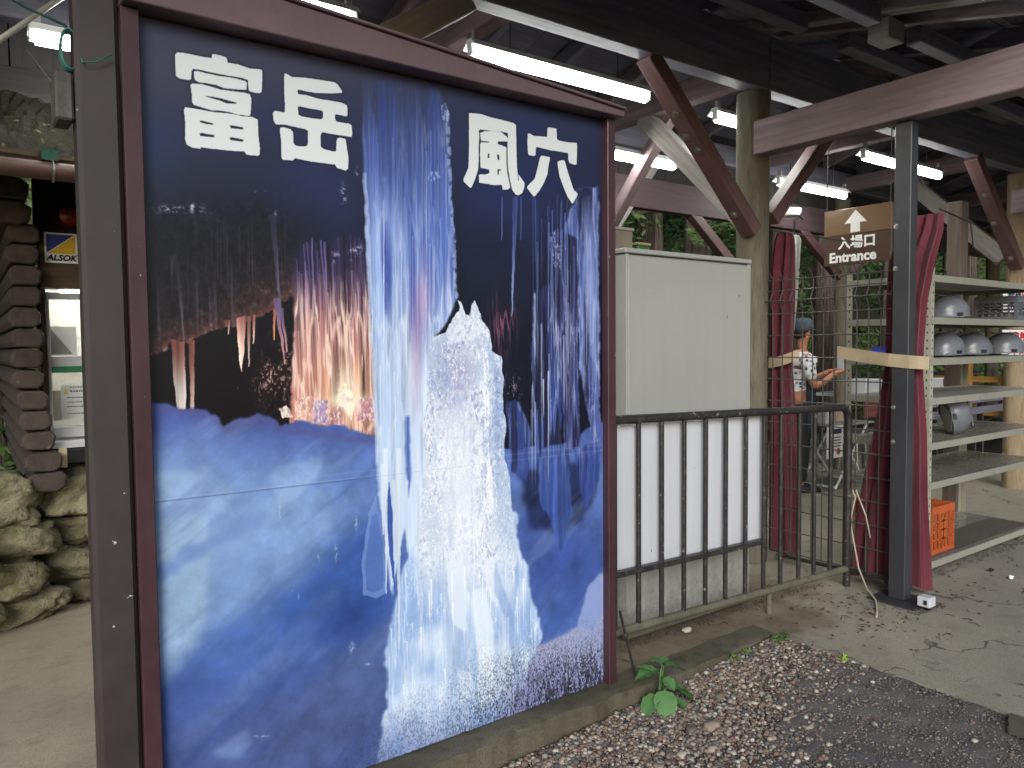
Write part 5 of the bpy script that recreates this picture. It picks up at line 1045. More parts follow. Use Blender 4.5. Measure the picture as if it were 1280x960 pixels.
for i, (x, w, h) in enumerate(((8.95, .34, .16), (9.75, .6, .12), (10.5, .5, .12))):
    t = thing('white_box', ('tall white box at the near end of the long table', 'long flat white box in the middle of the long table', 'flat white box at the far end of the long table')[i], 'box', (x, 5.0, .901)); b = MB(); b.box(x - w / 2, x + w / 2, 4.85, 5.15, .901, .90 + h); b.build('body', M['white'], t, bevel=.004); b = MB(); b.box(x - w / 2 - .003, x + w / 2 + .003, 4.845, 5.155, .90 + h, .912 + h); b.build('lid', M['paper'], t)
bn = thing('bench', 'dark bench with backrest behind the lower shelves', 'bench', (10.2, 3.9, 0))
b = MB(); b.box(9.0, 11.6, 3.75, 4.15, .42, .46); b.build('seat', M['brown'], bn, bevel=.004)
for z in (.62, .76): b = MB(); b.box(9.0, 11.6, 4.16, 4.19, z, z + .09); b.build('slat', M['brown'], bn, bevel=.004)
for x in (9.1, 10.3, 11.5): b = MB(); b.box(x, x + .06, 3.78, 4.15, 0, .418); b.build('leg', M['black'], bn); b = MB(); b.box(x + .005, x + .055, 4.192, 4.24, 0, .86); b.build('back_post', M['black'], bn)
gr = thing('guard_rail', 'black pipe guard rail at the far side of the floor', 'railing', (11, 6.4, 0))
for z in (.45, .95): b = MB(); b.tube([(7, 6.5, z), (17, 6.5, z)], .022, 8); b.build('rail', M['rail'], gr, smooth=.8)
for k in range(8): b = MB(); b.tube([(7 + k * 1.42, 6.5, 0), (7 + k * 1.42, 6.5, .94)], .024, 8); b.build('post', M['rail'], gr, smooth=.8)
M['ochre'] = wood('ochre_post_wood', srgb(170, 128, 66)); 
wf2 = thing('wooden_fence', 'ochre wooden post fence beyond the rack at the right', 'fence', (13, 4.6, 0))
for k in range(5): b = MB(); b.box(12.2 + k * .02, 12.32 + k * .02, 3.3 + k * .62, 3.42 + k * .62, 0, 1.28); b.build('post', M['ochre'], wf2, bevel=.006)
for z in (.45, .95): b = MB(); b.beam((12.35, 3.2, z), (12.45, 6.1, z), .03, .09); b.build('rail', M['ochre'], wf2, bevel=.004)
for i, (x, y) in enumerate(((6.35, 3.55), )):
    crate('yellow_crate', 'yellow orange crate on the floor behind the burgundy curtain', 5.46, 5.70, 2.88, 3.10, .002, .34, M['orange'])
t = thing('round_seat', 'dark round cushion on the bench behind the fourth shelf', 'cushion', (10.6, 3.95, .46)); b = MB(); b.loft([[(10.6 + r * cos(a), 3.95 + r * sin(a), z) for a in [2 * pi * i / 20 for i in range(20)]] for r, z in ((.2, .462), (.24, .50), (.22, .56), (.1, .58))]); b.build('pad', M['black'], t, smooth=.8)

# ================================================================ the person behind the fence
def skin(name, chains, mat, parent, sub_=2, rootidx=0):
    """chains: lists of (x, y, z, rx, ry); equal coordinates are welded"""
    idx = {}; vs = []; rad = []; es_ = []
    for ch in chains:
        prev = None
        for p in ch:
            key = tuple(round(c, 3) for c in p[:3])
            if key not in idx: idx[key] = len(vs); vs.append(p[:3]); rad.append(p[3:5] if len(p) > 4 else (p[3], p[3]))
            i = idx[key]
            if prev is not None and prev != i: es_.append((prev, i))
            prev = i
    me = bpy.data.meshes.new(name); me.from_pydata(vs, es_, []); o = bpy.data.objects.new(name, me); COL.objects.link(o)
    bpy.context.view_layer.objects.active = o
    md = o.modifiers.new('s', 'SKIN'); md.use_smooth_shade = True
    for i, r in enumerate(rad): me.skin_vertices[0].data[i].radius = r
    me.skin_vertices[0].data[rootidx].use_root = True
    s2 = o.modifiers.new('u', 'SUBSURF'); s2.levels = s2.render_levels = sub_
    dg = bpy.context.evaluated_depsgraph_get(); m2 = bpy.data.meshes.new_from_object(o.evaluated_get(dg)); m2.name = name; bpy.data.objects.remove(o)
    off = Vector(WL[parent.name]); m2.transform(Matrix.Identity(4)); m2.materials.clear(); m2.materials.append(mat)
    for p in m2.polygons: p.use_smooth = True
    o = bpy.data.objects.new(name, m2); COL.objects.link(o); o.parent = parent; WL[o.name] = off; return o
M['skin'] = paint('warm_skin', srgb(176, 120, 94), .5, .08, 12, .05, rnd=0); M['cap'] = paint('slate_cap', srgb(64, 76, 88), .8, .1, 8, .1); M['hair'] = paint('dark_hair', srgb(36, 30, 28), .6)
n = N('patterned_shirt'); v = n.n('ShaderNodeTexVoronoi'); v.inputs['Scale'].default_value = 22; n.l(n.tc.outputs['Object'], v.inputs['Vector']); M['shirt'] = n.done(n.ramp(v.outputs['Distance'], [(.2, srgb(60, 56, 80)), (.36, srgb(190, 190, 200)), (.6, srgb(226, 226, 230))]), .85)
M['apron'] = paint('navy_apron', srgb(44, 56, 70), .8); M['trouser'] = paint('dark_trousers', srgb(46, 46, 52), .85)
PXY = (6.90, 4.52); pe = thing('person', 'standing person in slate cap, patterned shirt and navy apron behind the fence', 'person', (PXY[0], PXY[1], 0)); pe.rotation_euler = (0, 0, radians(-35)); pe.location.z = 0
o0 = Vector((0, 0, 0)); WL[pe.name] = Vector((0, 0, 0))
hands = []
def finger_set(wx, wy, wz, dx, dz):
    out = []
    for k, L in enumerate((.072, .082, .078, .062)):
        yy = wy + (k - 1.5) * .019; out.append([(wx + dx * .055, wy, wz + dz * .055, .024, .034), (wx + dx * .095, yy, wz + dz * .095, .0095), (wx + dx * (.095 + L * .55), yy, wz + dz * (.095 + L * .55) + .004, .0088), (wx + dx * (.095 + L * .8), yy, wz + dz * (.095 + L * .8) - .02, .0080)])
    out.append([(wx + dx * .02, wy, wz + dz * .02, .024), (wx + dx * .045, wy - .045, wz + .02, .0105), (wx + dx * .08, wy - .055, wz + .035, .0095)]); return out
spine = [(0, 0, .95, .13, .10), (0, 0, 1.08, .125, .10), (0.01, 0, 1.24, .145, .105), (.02, 0, 1.38, .12, .09), (.025, 0, 1.45, .055, .055), (.035, 0, 1.51, .05, .05)]
head = [(.035, 0, 1.51, .05, .05), (.045, 0, 1.575, .072, .066), (.045, 0, 1.64, .085, .076), (.04, 0, 1.70, .062, .058)]
arms = []
for s in (1, -1):
    arms.append([(.02, 0, 1.38, .12, .09), (.01, .17 * s, 1.37, .055), (.03, .22 * s, 1.20, .046), (.06, .235 * s, 1.08, .040), (.20, .17 * s, 1.13, .034), (.31, .11 * s, 1.20, .026), (.33, .105 * s, 1.205, .024)])
    wx, wy, wz = .33, .105 * s, 1.205
    for f in finger_set(wx, wy, wz, .9, .3): arms.append([(wx, wy, wz, .024)] + f)
legs = []
for s in (1, -1): legs.append([(0, 0, .95, .13, .10), (0, .09 * s, .86, .09), (.01, .10 * s, .50, .058), (0, .10 * s, .28, .05), (-.01, .10 * s, .07, .036), (.05, .105 * s, .035, .032), (.13, .11 * s, .028, .028)])
skin('body', [spine, head] + arms + legs, M['skin'], pe)
skin('shirt', [[(0, 0, .90, .165, .14), (0, 0, 1.0, .158, .13), (0, 0, 1.08, .152, .12), (0.01, 0, 1.24, .165, .122), (.02, 0, 1.37, .142, .105), (.024, 0, 1.42, .07, .07)]] + [[(.02, 0, 1.37, .142, .105), (.01, .17 * s, 1.365, .075), (.028, .215 * s, 1.23, .064), (.05, .23 * s, 1.13, .058)] for s in (1, -1)], M['shirt'], pe)
skin('trousers', [[(0, 0, .97, .145, .12), (0, .09 * s, .86, .105), (.01, .10 * s, .50, .075), (0, .10 * s, .28, .066), (-.01, .10 * s, .10, .06)] for s in (1, -1)], M['trouser'], pe)
b = MB(); rings = []
for z, rx, ry in ((.62, .175, .20), (.85, .165, .18), (1.0, .165, .16), (1.18, .178, .14), (1.22, .178, .12)): rings.append([(rx * cos(a) * .96 + .008, ry * sin(a), z) for a in [-1.5 + 3.0 * i / 14 for i in range(15)]] + [((rx - .008) * cos(a) * .96 + .008, (ry - .006) * sin(a), z) for a in [1.5 - 3.0 * i / 14 for i in range(15)]])
b.loft(rings); b.build('apron', M['apron'], pe, smooth=.8)
b = MB(); b.loft([[(.04 + r * 1.08 * cos(a), r * .95 * sin(a), z) for a in [2 * pi * i / 24 for i in range(24)]] for r, z in ((.094, 1.645), (.099, 1.68), (.092, 1.735), (.06, 1.765), (.012, 1.772))]); c_ = b.build('cap', M['cap'], pe, smooth=.8)
b = MB(); P_ = [(.10 + .11 * cos(a) * .9, .075 * sin(a)) for a in [-pi / 2 + pi * i / 12 for i in range(13)]]; b.prism(P_, 1.648, 1.655, lambda a, z, c: (a, c, z - .12 * (a - .10))); b.build('brim', M['cap'], c_, bevel=.001)
b = MB(); b.loft([[(.022 + r * cos(a), r * .92 * sin(a), z) for a in [2 * pi * i / 20 for i in range(20)]] for r, z in ((.055, 1.56), (.080, 1.59), (.089, 1.64))]); b.build('hair', M['hair'], pe, smooth=.8)
for s in (1, -1):
    b = MB(); b.tube([(.108, .030 * s, 1.612), (.124, .030 * s, 1.612)], .011, 10); b.build('eye', M['black'], pe); b = MB(); b.loft([[(.045 + .014 * cos(a), (.080 + d) * s, 1.59 + .028 * sin(a)) for a in [2 * pi * i / 12 for i in range(12)]] for d in (0, .010)]); b.build('ear', M['skin'], pe, smooth=.8)
b = MB(); b.loft([[(.115 + dx, y, z) for y, z in ((-.012, 1.575), (.012, 1.575), (.008, 1.61), (-.008, 1.61))] for dx in (0,)] + [[(.142, y, z) for y, z in ((-.007, 1.576), (.007, 1.576), (.004, 1.59), (-.004, 1.59))]]); b.build('nose', M['skin'], pe, smooth=True)
b = MB(); b.box(.112, .121, -.022, .022, 1.548, 1.556); b.build('mouth', paint('lip', srgb(140, 70, 66), .5), pe, bevel=.002)
# feet: shoes
for s in (1, -1): b = MB(); b.loft([[(x, .108 * s + w * cos(a), max(0.0, h * (sin(a) * .5 + .5))) for a in [2 * pi * i / 14 for i in range(14)]] for x, w, h in ((-.07, .02, .06), (-.055, .042, .085), (.03, .045, .09), (.10, .05, .07), (.17, .042, .05), (.195, .015, .03))]); b.build('shoe', M['black'], pe, smooth=.8)
t = thing('phone', 'small light device held in the hand of the person in the cap', 'device', (7.2, 4.3, 1.26)); b = MB(); b.box(7.215, 7.23, 4.22, 4.29, 1.24, 1.36); b.build('body', M['white'], t, bevel=.003)

t = thing('folded_umbrella', 'pale folded umbrella hanging point down between the curtain and the entrance sign', 'umbrella', (5.6, 3.72, 1.6)); b = MB(); b.loft([[(5.6 + r * cos(a) * (1 + .25 * sin(5 * a)), 3.72 + r * sin(a) * (1 + .25 * sin(5 * a)), z) for a in [2 * pi * i / 30 for i in range(30)]] for r, z in ((.006, 1.62), (.022, 1.85), (.036, 2.15), (.045, 2.36), (.03, 2.40))]); b.build('canopy', paint('silver_cloth', srgb(176, 178, 174), .5), t, smooth=.8); b = MB(); b.tube([(5.6, 3.72, 2.38), (5.6, 3.72, 2.52), (5.63, 3.70, 2.56), (5.66, 3.68, 2.53)], .008, 8); b.build('handle', M['black'], t)
# ================================================================ forest
def leaf_mat(name, c1, c2, c3):
    n = N(name); a = n.noise(1.1, 3); b_ = n.noise(9, 2); col = n.mix(n.f(a, .35, .65), c1, c2); col = n.mix(n.math('MULTIPLY', n.f(b_, .5, .7), .6), col, c3)
    n.done(col, .55, 0, .3); tr = n.n('ShaderNodeBsdfTranslucent'); n.l(col, tr.inputs[0]); mx = n.n('ShaderNodeMixShader'); mx.inputs[0].default_value = .35
    out = n.t.nodes['Material Output']; n.l(n.b.outputs[0], mx.inputs[1]); n.l(tr.outputs[0], mx.inputs[2]); n.l(mx.outputs[0], out.inputs[0]); return n.mat
M['leaf'] = leaf_mat('broad_leaves', srgb(92, 118, 66), srgb(122, 146, 84), srgb(72, 98, 58)); M['leaf2'] = leaf_mat('conifer_sprays', srgb(72, 98, 60), srgb(94, 120, 70), srgb(56, 78, 50)); M['fern'] = leaf_mat('bright_undergrowth', srgb(98, 126, 64), srgb(126, 150, 84), srgb(70, 96, 52))
def leaves(centres, radii, per, size, seed, flat=.6, squash=.8):
    """leaf-sized quads scattered through clumps; returns verts, faces"""
    r = np.random.RandomState(seed); C = np.repeat(np.asarray(centres, float), per, 0); R = np.repeat(np.asarray(radii, float), per); n = len(C)
    d = r.normal(size=(n, 3)); d /= np.linalg.norm(d, axis=1)[:, None]; rad = R * (r.rand(n) ** .45)
    P = C + d * rad[:, None] * np.array([1, 1, squash]); s = size * r.uniform(.6, 1.35, n)
    a = r.normal(size=(n, 3)); a[:, 2] *= flat; a /= np.linalg.norm(a, axis=1)[:, None]; u = r.normal(size=(n, 3)); b = np.cross(a, u); b /= np.linalg.norm(b, axis=1)[:, None]
    V = np.empty((n, 4, 3)); V[:, 0] = P - a * s[:, None]; V[:, 1] = P + b * (s * .42)[:, None]; V[:, 2] = P + a * s[:, None]; V[:, 3] = P - b * (s * .42)[:, None]
    return V.reshape(-1, 3), n
def quad_obj(name, V, n, mat, parent=None, origin=(0, 0, 0)):
    me = bpy.data.meshes.new(name); V = V - np.asarray(WL[parent.name] if parent else origin)
    me.vertices.add(4 * n); me.vertices.foreach_set('co', V.astype(np.float32).ravel()); me.loops.add(4 * n); me.loops.foreach_set('vertex_index', np.arange(4 * n, dtype=np.int32)); me.polygons.add(n); me.polygons.foreach_set('loop_start', np.arange(0, 4 * n, 4, dtype=np.int32)); me.polygons.foreach_set('loop_total', np.full(n, 4, np.int32)); me.update(); me.validate()
    me.materials.append(mat); o = bpy.data.objects.new(name, me); COL.objects.link(o)
    if parent: o.parent = parent
    else: o.location = origin
    WL[o.name] = Vector(origin); return o
n = N('ridged_bark'); v = n.mapping(n.tc.outputs['UV'], (1.2, 34, 1)); a = n.noise(1.5, 6, .7, v, .8); w_ = n.noise(5, 4, .6)
col = n.mix(n.f(a, .38, .60), srgb(52, 44, 40), srgb(122, 108, 98)); col = n.mix(n.math('MULTIPLY', n.f(w_, .5, .7), .4), col, srgb(96, 98, 74)); n.bump(a, 1., .05); M['bark'] = n.done(col, .95, 0, .15)
def tree(name, lb, x, y, r, seed, h=15, crown=True, mat='leaf2', low=4.2):
    z0 = hill_z(x, y) if y > 7.25 else GZ; t = thing(name, lb, 'tree', (x, y, z0), 'forest trees behind the pavilion'); rr = random.Random(seed)
    ns = 40; rings = []; ph = [rr.random() * 6 for _ in range(5)]; lean = rr.uniform(-.02, .02); m = 30; b = MB(); vs = []; fs = []; uv = []
    for k in range(m + 1):
        q = k / m; z = z0 - .1 + h * q ** 1.25; rad = r * ((1 - q) * .85 + .12) * (1 + .45 * math.exp(-(z - z0) * 2.2))
        for i in range(ns):
            a = 2 * pi * i / ns; rg = rad * (1 + .05 * sin(9 * a + ph[0] + .5 * sin(z * 1.1)) + .04 * sin(15 * a + ph[1] + z * .7) + .05 * sin(3 * a + ph[2])); vs.append((x + lean * (z - z0) + rg * cos(a), y + rg * sin(a), z))
    for k in range(m):
        for i in range(ns):
            i2 = (i + 1) % ns; fs.append((k * ns + i, k * ns + i2, (k + 1) * ns + i2, (k + 1) * ns + i)); za, zb_ = vs[k * ns][2], vs[(k + 1) * ns][2]; c = 2 * pi * r * 1.; uv.append([(za, c * i / ns), (za, c * (i + 1) / ns), (zb_, c * (i + 1) / ns), (zb_, c * i / ns)])
    b.add(vs, fs, uv); b.build('trunk', M['bark'], t, smooth=True, rec=False)
    cs = []; rs = []; lb_ = MB()
    for k in range(26):
        z = z0 + low + (h - low) * (k / 26) ** .9; a = k * 2.4 + rr.random(); L = (1 - k / 28) * 2.3 + .3; p = Vector((x + lean * (z - z0), y, z)); e = p + Vector((cos(a) * L, sin(a) * L, -.25 * L)); lb_.tube([p, (p + e) / 2 + Vector((0, 0, .1)), e], [.05 * r * 4, .03 * r * 4, .012], 5)
        for f in (.45, .75, 1.0): cs.append(tuple(p.lerp(e, f))); rs.append(.30 + .28 * rr.random())
    lb_.build('limb', M['bark'], t, smooth=True)
    V, nn = leaves(cs, rs, 62, .075, seed); o = quad_obj('crown', V, nn, M[mat], t); return t
TR = [(10.35, 8.75, .33, 'thick ridged tree trunk seen above the beige cabinet'), (10.25, 9.6, .12, 'slim dark trunk left of the thick trunk above the cabinet'), (13.6, 8.3, .30, 'brown ridged trunk seen through the wire fence below the entrance sign'),
      (12.6, 8.6, .34, 'wide grey trunk behind the person in the cap'), (9.0, 9.3, .10, 'thin trunk at the far left of the gap above the cabinet'), (16.4, 8.6, .2, 'trunk behind the steel post and curtain'), (18.8, 7.9, .16, 'trunk seen between the shelves at the right'), (13.0, 12.5, .28, 'farther trunk up the slope behind the cabinet'),
      (17.6, 12.2, .3, 'farther trunk up the slope behind the sign'), (21.5, 9.6, .26, 'trunk far beyond the rack'), (5.2, 9.4, .3, 'tree hidden mostly by the picture board'), (.2, 9.2, .26, 'tree behind the cabin roof at the left edge'), (23.5, 6.2, .22, 'trunk at the far right beyond the orange log post'), (1.5, 11.5, .3, 'farther tree behind the cabin')]
for i, (x, y, r, lb) in enumerate(TR): tree('forest_tree', lb, x, y, r, 100 + i, h=13 + (i * 37 % 5), mat='leaf2' if i % 3 else 'leaf', low=3.6 + (i % 3) * .6)
# bushes and undergrowth on the slope
r_ = np.random.RandomState(5); cs = []; rs = []
while len(cs) < 620:
    x = r_.uniform(-9, 36); y = r_.uniform(7.9, 24); 
    if x > 19 and r_.rand() < .4: y = r_.uniform(-3, 10)
    if x < 19.5 and y < 7.9: continue
    R = r_.uniform(.35, .95); cs.append((x, y, (hill_z(x, y) if y > 7.25 else GZ) + r_.uniform(0, 1.0 + .05 * (y - 7)) * (1.6 if y > 10 else 1))); rs.append(R)
V, nn = leaves(cs[:420], rs[:420], 150, .085, 21); stuff(quad_obj('undergrowth', V, nn, M['leaf']), 'dense green bushes covering the slope')
V, nn = leaves(cs[420:], rs[420:], 150, .07, 22); stuff(quad_obj('undergrowth', V, nn, M['fern']), 'brighter leafy undergrowth on the slope')
# hanging low branches that fill the view between the posts
cs = []; rs = []
for k in range(300):
    x = r_.uniform(2, 30); y = r_.uniform(10.5, 20); cs.append((x, y, hill_z(x, y) + r_.uniform(1.4, 6))); rs.append(r_.uniform(.4, 1.0))
for k in range(90):
    x = r_.uniform(20, 32); y = r_.uniform(-2, 11); cs.append((x, y, r_.uniform(.5, 8))); rs.append(r_.uniform(.5, 1.2))
V, nn = leaves(cs, rs, 190, .095, 23); stuff(quad_obj('foliage', V, nn, M['leaf2']), 'hanging branches of the forest edge')
struct(sheet('hill_side', 24, 75, -40, 60, 0, 40, 60, M['leaf2'], 0, 1, lambda i, j, x, y, z: (x, y, GZ - .05 + max(0, x - 25) * .42 + .5 * sin(y * .5) * sin(x * .4))))

# ================================================================ gravel, plant, litter
def pebbles(name, n_, fx, size, seed, mats, lb):
    """small stones, each a dented 20-faced solid, in one mesh"""
    r = np.random.RandomState(seed); t = (1 + 5 ** .5) / 2
    ico = np.array([(-1, t, 0), (1, t, 0), (-1, -t, 0), (1, -t, 0), (0, -1, t), (0, 1, t), (0, -1, -t), (0, 1, -t), (t, 0, -1), (t, 0, 1), (-t, 0, -1), (-t, 0, 1)]); ico /= np.linalg.norm(ico[0])
    F = np.array([(0, 11, 5), (0, 5, 1), (0, 1, 7), (0, 7, 10), (0, 10, 11), (1, 5, 9), (5, 11, 4), (11, 10, 2), (10, 7, 6), (7, 1, 8), (3, 9, 4), (3, 4, 2), (3, 2, 6), (3, 6, 8), (3, 8, 9), (4, 9, 5), (2, 4, 11), (6, 2, 10), (8, 6, 7), (9, 8, 1)])
    P = fx(r, n_); n = len(P); s = size[0] + (size[1] - size[0]) * r.rand(n) ** 3.6; V = ico[None] * (1 + r.uniform(-.22, .22, (n, 12, 1))); V = V * (s[:, None] * r.uniform(.7, 1.25, (n, 3)) * np.array([1, 1, .68]))[:, None]
    a = r.rand(n) * 2 * pi; c, q = np.cos(a)[:, None], np.sin(a)[:, None]; V = np.stack([V[..., 0] * c - V[..., 1] * q, V[..., 0] * q + V[..., 1] * c, V[..., 2]], -1) + P[:, None]
    V[..., 2] += (s * .25)[:, None]
    me = bpy.data.meshes.new(name); me.vertices.add(12 * n); me.vertices.foreach_set('co', V.astype(np.float32).ravel()); FF = (F[None] + 12 * np.arange(n)[:, None, None]).reshape(-1).astype(np.int32); me.loops.add(len(FF)); me.loops.foreach_set('vertex_index', FF); m = n * 20; me.polygons.add(m); me.polygons.foreach_set('loop_start', np.arange(0, 3 * m, 3, dtype=np.int32)); me.polygons.foreach_set('loop_total', np.full(m, 3, np.int32))
    for mm in mats: me.materials.append(mm)
    me.polygons.foreach_set('material_index', np.repeat(r.choice(len(mats), n, p=None), 20).astype(np.int32)); me.update(); o = bpy.data.objects.new(name, me); COL.objects.link(o); return stuff(o, lb)
PC = [(140, 124, 108), (120, 106, 94), (154, 142, 126), (98, 90, 84), (126, 106, 92), (138, 131, 122), (88, 85, 85), (176, 166, 150), (122, 90, 82), (112, 100, 82)]
PM = [paint('pebble_%s' % 'abcdefghij'[i], srgb(*c), .75, .18, 60, .3, dirtcol=(.05, .04, .03), bump=.1, rnd=0) for i, c in enumerate(PC)]
PD = [paint('grit_%s' % 'abcde'[i], srgb(*c), .85, .18, 60, .3, rnd=0) for i, c in enumerate(((100, 93, 88), (116, 108, 101), (84, 80, 78), (132, 126, 119), (104, 94, 86)))]
def grav(r, n):
    x = r.uniform(.9, 3.40, n * 3); y = 2.32 - r.rand(n * 3) ** 1.1 * 1.9; lim = np.interp(x, [-3, 1.0, 1.9, 2.45, 2.9, 3.42], [.8, .9, 1.42, 1.72, 1.98, 2.08]); d = y - lim
    keep = (d + r.normal(0, .17, n * 3) > -.02) | (r.rand(n * 3) < .012); x, y = x[keep][:n], y[keep][:n]
    return np.stack([x, y, [gz(v) + .004 for v in x] + r.uniform(-.002, .008, len(x))], -1)
pebbles('gravel', 38000, grav, (.0028, .0145), 31, PM, 'pinkish brown gravel beside the kerb')
def grit(r, n):
    x = r.uniform(1.2, 3.38, n); y = r.uniform(.35, 2.05, n); lim = np.interp(x, [-3, 1.0, 1.9, 2.45, 2.9, 3.42], [.8, .9, 1.42, 1.72, 1.98, 2.08]); k = y < lim; x, y = x[k], y[k]
    return np.stack([x, y, [gz(v) + .0115 for v in x]], -1)
pebbles('grit', 30000, grit, (.0020, .0068), 32, PD, 'loose dark grit on the worn asphalt')
def kerbgrit(r, n):
    m = n // 2; x = r.uniform(1.3, 3.4, n); y = r.uniform(2.27, 2.325, n); x[m:] = 3.375 - np.abs(r.normal(0, .022, n - m)); y[m:] = r.uniform(.6, 2.3, n - m); return np.stack([x, y, [gz(v) + .008 for v in x]], -1)
pebbles('soil_crumbs', 4200, kerbgrit, (.003, .010), 33, [M['mortar'], PD[2]], 'dark soil crumbs along the foot of the kerb')
def footgrit(r, n):
    m = n // 3; x = r.uniform(4.9, 6.7, n); y = 2.31 + r.normal(0, .03, n); x[m:2 * m] = r.uniform(4.2, 4.52, m); y[m:2 * m] = 2.0 + r.rand(m) ** 2 * .4; x[2 * m:] = r.uniform(2.5, 4.3, n - 2 * m); y[2 * m:] = 2.62 + np.abs(r.normal(0, .05, n - 2 * m)); return np.stack([x, y, np.full(n, .007)], -1)
pebbles('floor_dirt', 2600, footgrit, (.0015, .006), 35, [M['mortar'], PD[2], PD[0]], 'dark dirt gathered at the foot of the rack, post and cabinet')
for i, (x, y, s, c) in enumerate(((2.36, 2.02, .030, 3), (2.44, 1.98, .034, 0), (2.66, 2.12, .026, 9), (2.20, 1.93, .024, 7), (1.98, 1.92, .03, 8), (2.32, 1.88, .022, 2))):
    o = rock((x, y, gz(x) + s * .45), (s, s * .75, s * .6), 300 + i, 'loose_stone', PM[c], None, 2, .18, 0)
    tag(o, ('grey loose stone below the small green plant', 'larger brown grey stone below the plant', 'ochre loose stone right of the plant', 'pale loose stone left in the gravel', 'reddish loose stone in the gravel near the kerb', 'cream loose stone in the middle of the gravel')[i], 'stone')
o = rock((3.02, 2.62, .012), (.028, .02, .014), 320, 'loose_stone', PM[7], None, 2, .15); tag(o, 'small white stone on the stained concrete under the railing', 'stone')
# the little broad leaved plant
pl = thing('small_plant', 'small green plant with broad leaves growing at the foot of the kerb', 'plant', (2.40, 2.26, gz(2.4)))
M['pleaf'] = leaf_mat('plant_leaf', srgb(88, 130, 76), srgb(108, 148, 92), srgb(72, 108, 64)); M['pleaf_y'] = leaf_mat('plant_leaf_young', srgb(150, 178, 70), srgb(164, 190, 84), srgb(130, 160, 60))
def broad_leaf(base, tip, w, droop, mat, seed):
    base = Vector(base); tip = Vector(tip); a = tip - base; L = a.length; a.normalize(); s = a.cross(Vector((0, 0, 1))).normalized(); u = s.cross(a); b = MB(); nu, nv = 9, 6; vs = []
    for i in range(nu + 1):
        t = i / nu; wd = w * (sin(pi * min(1, t * 1.02) ** .75) ** .75 if 0 < t < 1 else 0.02)
        for j in range(nv + 1):
            q = (j / nv - .5) * 2; vs.append(base + a * (L * t) + s * (wd * q) + u * (-droop * t * t * L + .22 * wd * abs(q) + .004 * sin(t * 22) * abs(q)))
    b.add(vs, [(i * (nv + 1) + j, i * (nv + 1) + j + 1, (i + 1) * (nv + 1) + j + 1, (i + 1) * (nv + 1) + j) for i in range(nu) for j in range(nv)]); return b.build('leaf', mat, pl, smooth=True, rec=False)
g0 = gz(2.4) - .02; P0 = Vector((2.41, 2.26, g0 + .015))
for i, (bx, by, bz, tx, ty, tz, w, m) in enumerate(((2.55, 2.25, .19, 2.44, 2.30, .17, .038, 0), (2.57, 2.25, .20, 2.69, 2.23, .17, .042, 0), (2.57, 2.26, .20, 2.60, 2.33, .215, .036, 0), (2.55, 2.24, .16, 2.555, 2.17, .13, .030, 0),
                                              (2.55, 2.23, .12, 2.47, 2.14, .03, .042, 0), (2.53, 2.24, .10, 2.41, 2.23, .025, .036, 0), (2.58, 2.23, .12, 2.70, 2.14, .04, .040, 0), (2.60, 2.24, .11, 2.72, 2.20, .055, .034, 0), (2.56, 2.16, .03, 2.56, 2.06, .012, .026, 1), (2.55, 2.25, .17, 2.49, 2.34, .20, .026, 0), (2.57, 2.24, .13, 2.66, 2.30, .12, .028, 0), (2.54, 2.24, .08, 2.47, 2.28, .03, .026, 0), (2.57, 2.22, .08, 2.63, 2.10, .015, .028, 0))):
    b_ = Vector((bx - .125, by, g0 + bz)); c = Vector((tx - .125, ty, g0 + tz)); broad_leaf(b_.lerp(c, .12), c, w * 1.2, .18, M['pleaf_y'] if m else M['pleaf'], i)
    q = MB(); q.tube([P0, (P0 + b_) / 2 + Vector((.006, 0, .02)), b_, b_.lerp(c, .14)], [.0035, .003, .0022, .0015], 6); q.build('stem', M['pleaf'], pl, smooth=True)
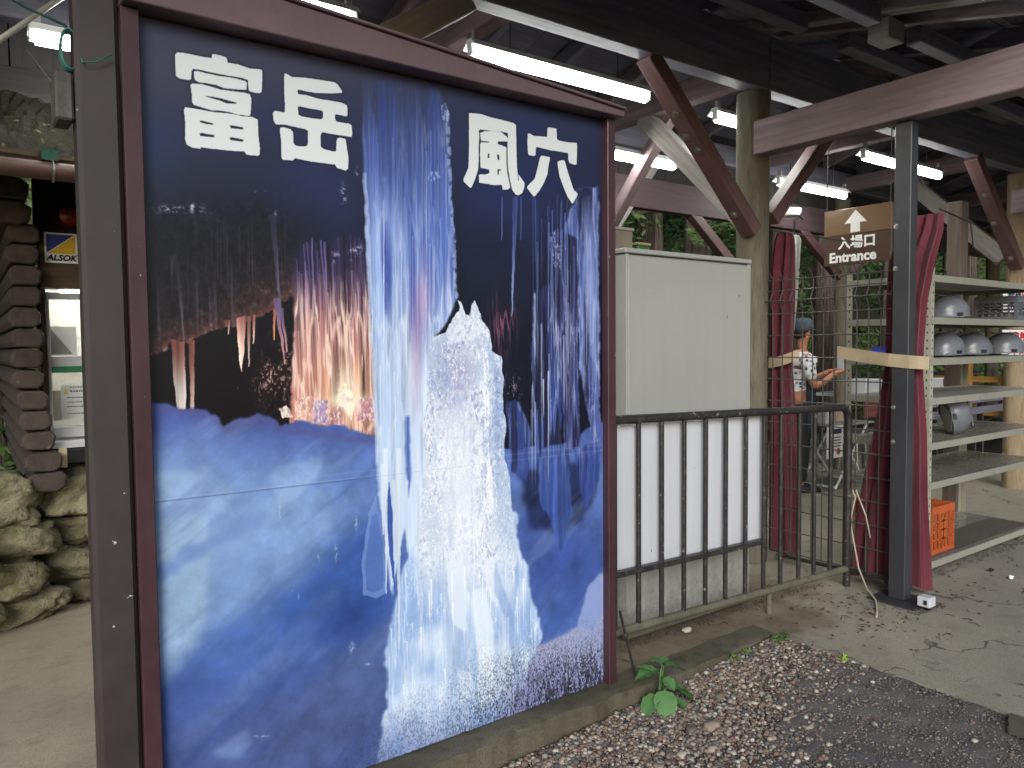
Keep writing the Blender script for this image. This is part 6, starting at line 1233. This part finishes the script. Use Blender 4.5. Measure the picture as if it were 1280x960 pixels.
# moss tuft at the corner of the kerb and on its face
V, nn = leaves([(3.30 + .03 * k, 2.285, gz(3.3) + .01) for k in range(4)] + [(3.0 + .1 * k, 2.30, gz(3.0) + .01) for k in range(4)], [.035] * 8, 110, .010, 44); stuff(quad_obj('moss', V, nn, M['leaf']), 'green moss at the corner where the kerb meets the pavement')
V, nn = leaves([(3.36, 1.95, gz(3.4) + .02)], [.02], 20, .022, 45); stuff(quad_obj('weeds', V, nn, M['pleaf_y']), 'tiny yellow green weed at the edge of the pavement')
# dead leaves and twigs on the concrete
r_ = np.random.RandomState(8); pts = []
for k in range(330):
    if k >= 240: x, y = r_.uniform(1.6, 3.35), r_.uniform(1.3, 2.3)
    elif k < 130: x, y = r_.normal(4.0, .22), r_.normal(2.18, .16)
    elif k < 170: x, y = r_.uniform(3.5, 4.5), r_.uniform(2.35, 2.9)
    elif k < 210: x, y = r_.normal(4.8, .35), r_.normal(2.05, .12)
    else: x, y = r_.uniform(3.5, 5.4), r_.uniform(.9, 2.3)
    pts.append((x, y, .008 if k < 240 else gz(x) + .018))
V, nn = leaves(pts, [.006] * len(pts), 1, .011, 46, flat=.12, squash=.3); stuff(quad_obj('leaf_litter', V, nn, paint('dead_leaf', srgb(70, 48, 34), .8, .3, 40, rnd=0)), 'dead brown leaf scraps on the concrete')
r2 = random.Random(77); b = MB()
for k in range(26):
    x, y = r2.uniform(3.7, 4.9), r2.uniform(1.7, 2.5); a = r2.uniform(0, pi); L = r2.uniform(.02, .06); b.tube([(x, y, .008), (x + cos(a) * L * .5, y + sin(a) * L * .5, .012), (x + cos(a + .3) * L, y + sin(a + .3) * L, .008)], .0016, 5)
stuff(b.build('twigs', M['bark'], origin=(0, 0, 0)), 'thin twigs scattered near the steel post')
for i, (x, y) in enumerate(((5.35, 1.98), (5.42, 2.12))):
    o = rock((x, y, .012), (.022, .014, .010), 330 + i, 'crumpled_paper', M['paper'] if i == 0 else M['black'], None, 2, .2); tag(o, ('crumpled white scrap on the pavement in front of the rack', 'dark crumpled scrap under the front edge of the rack')[i], 'litter')
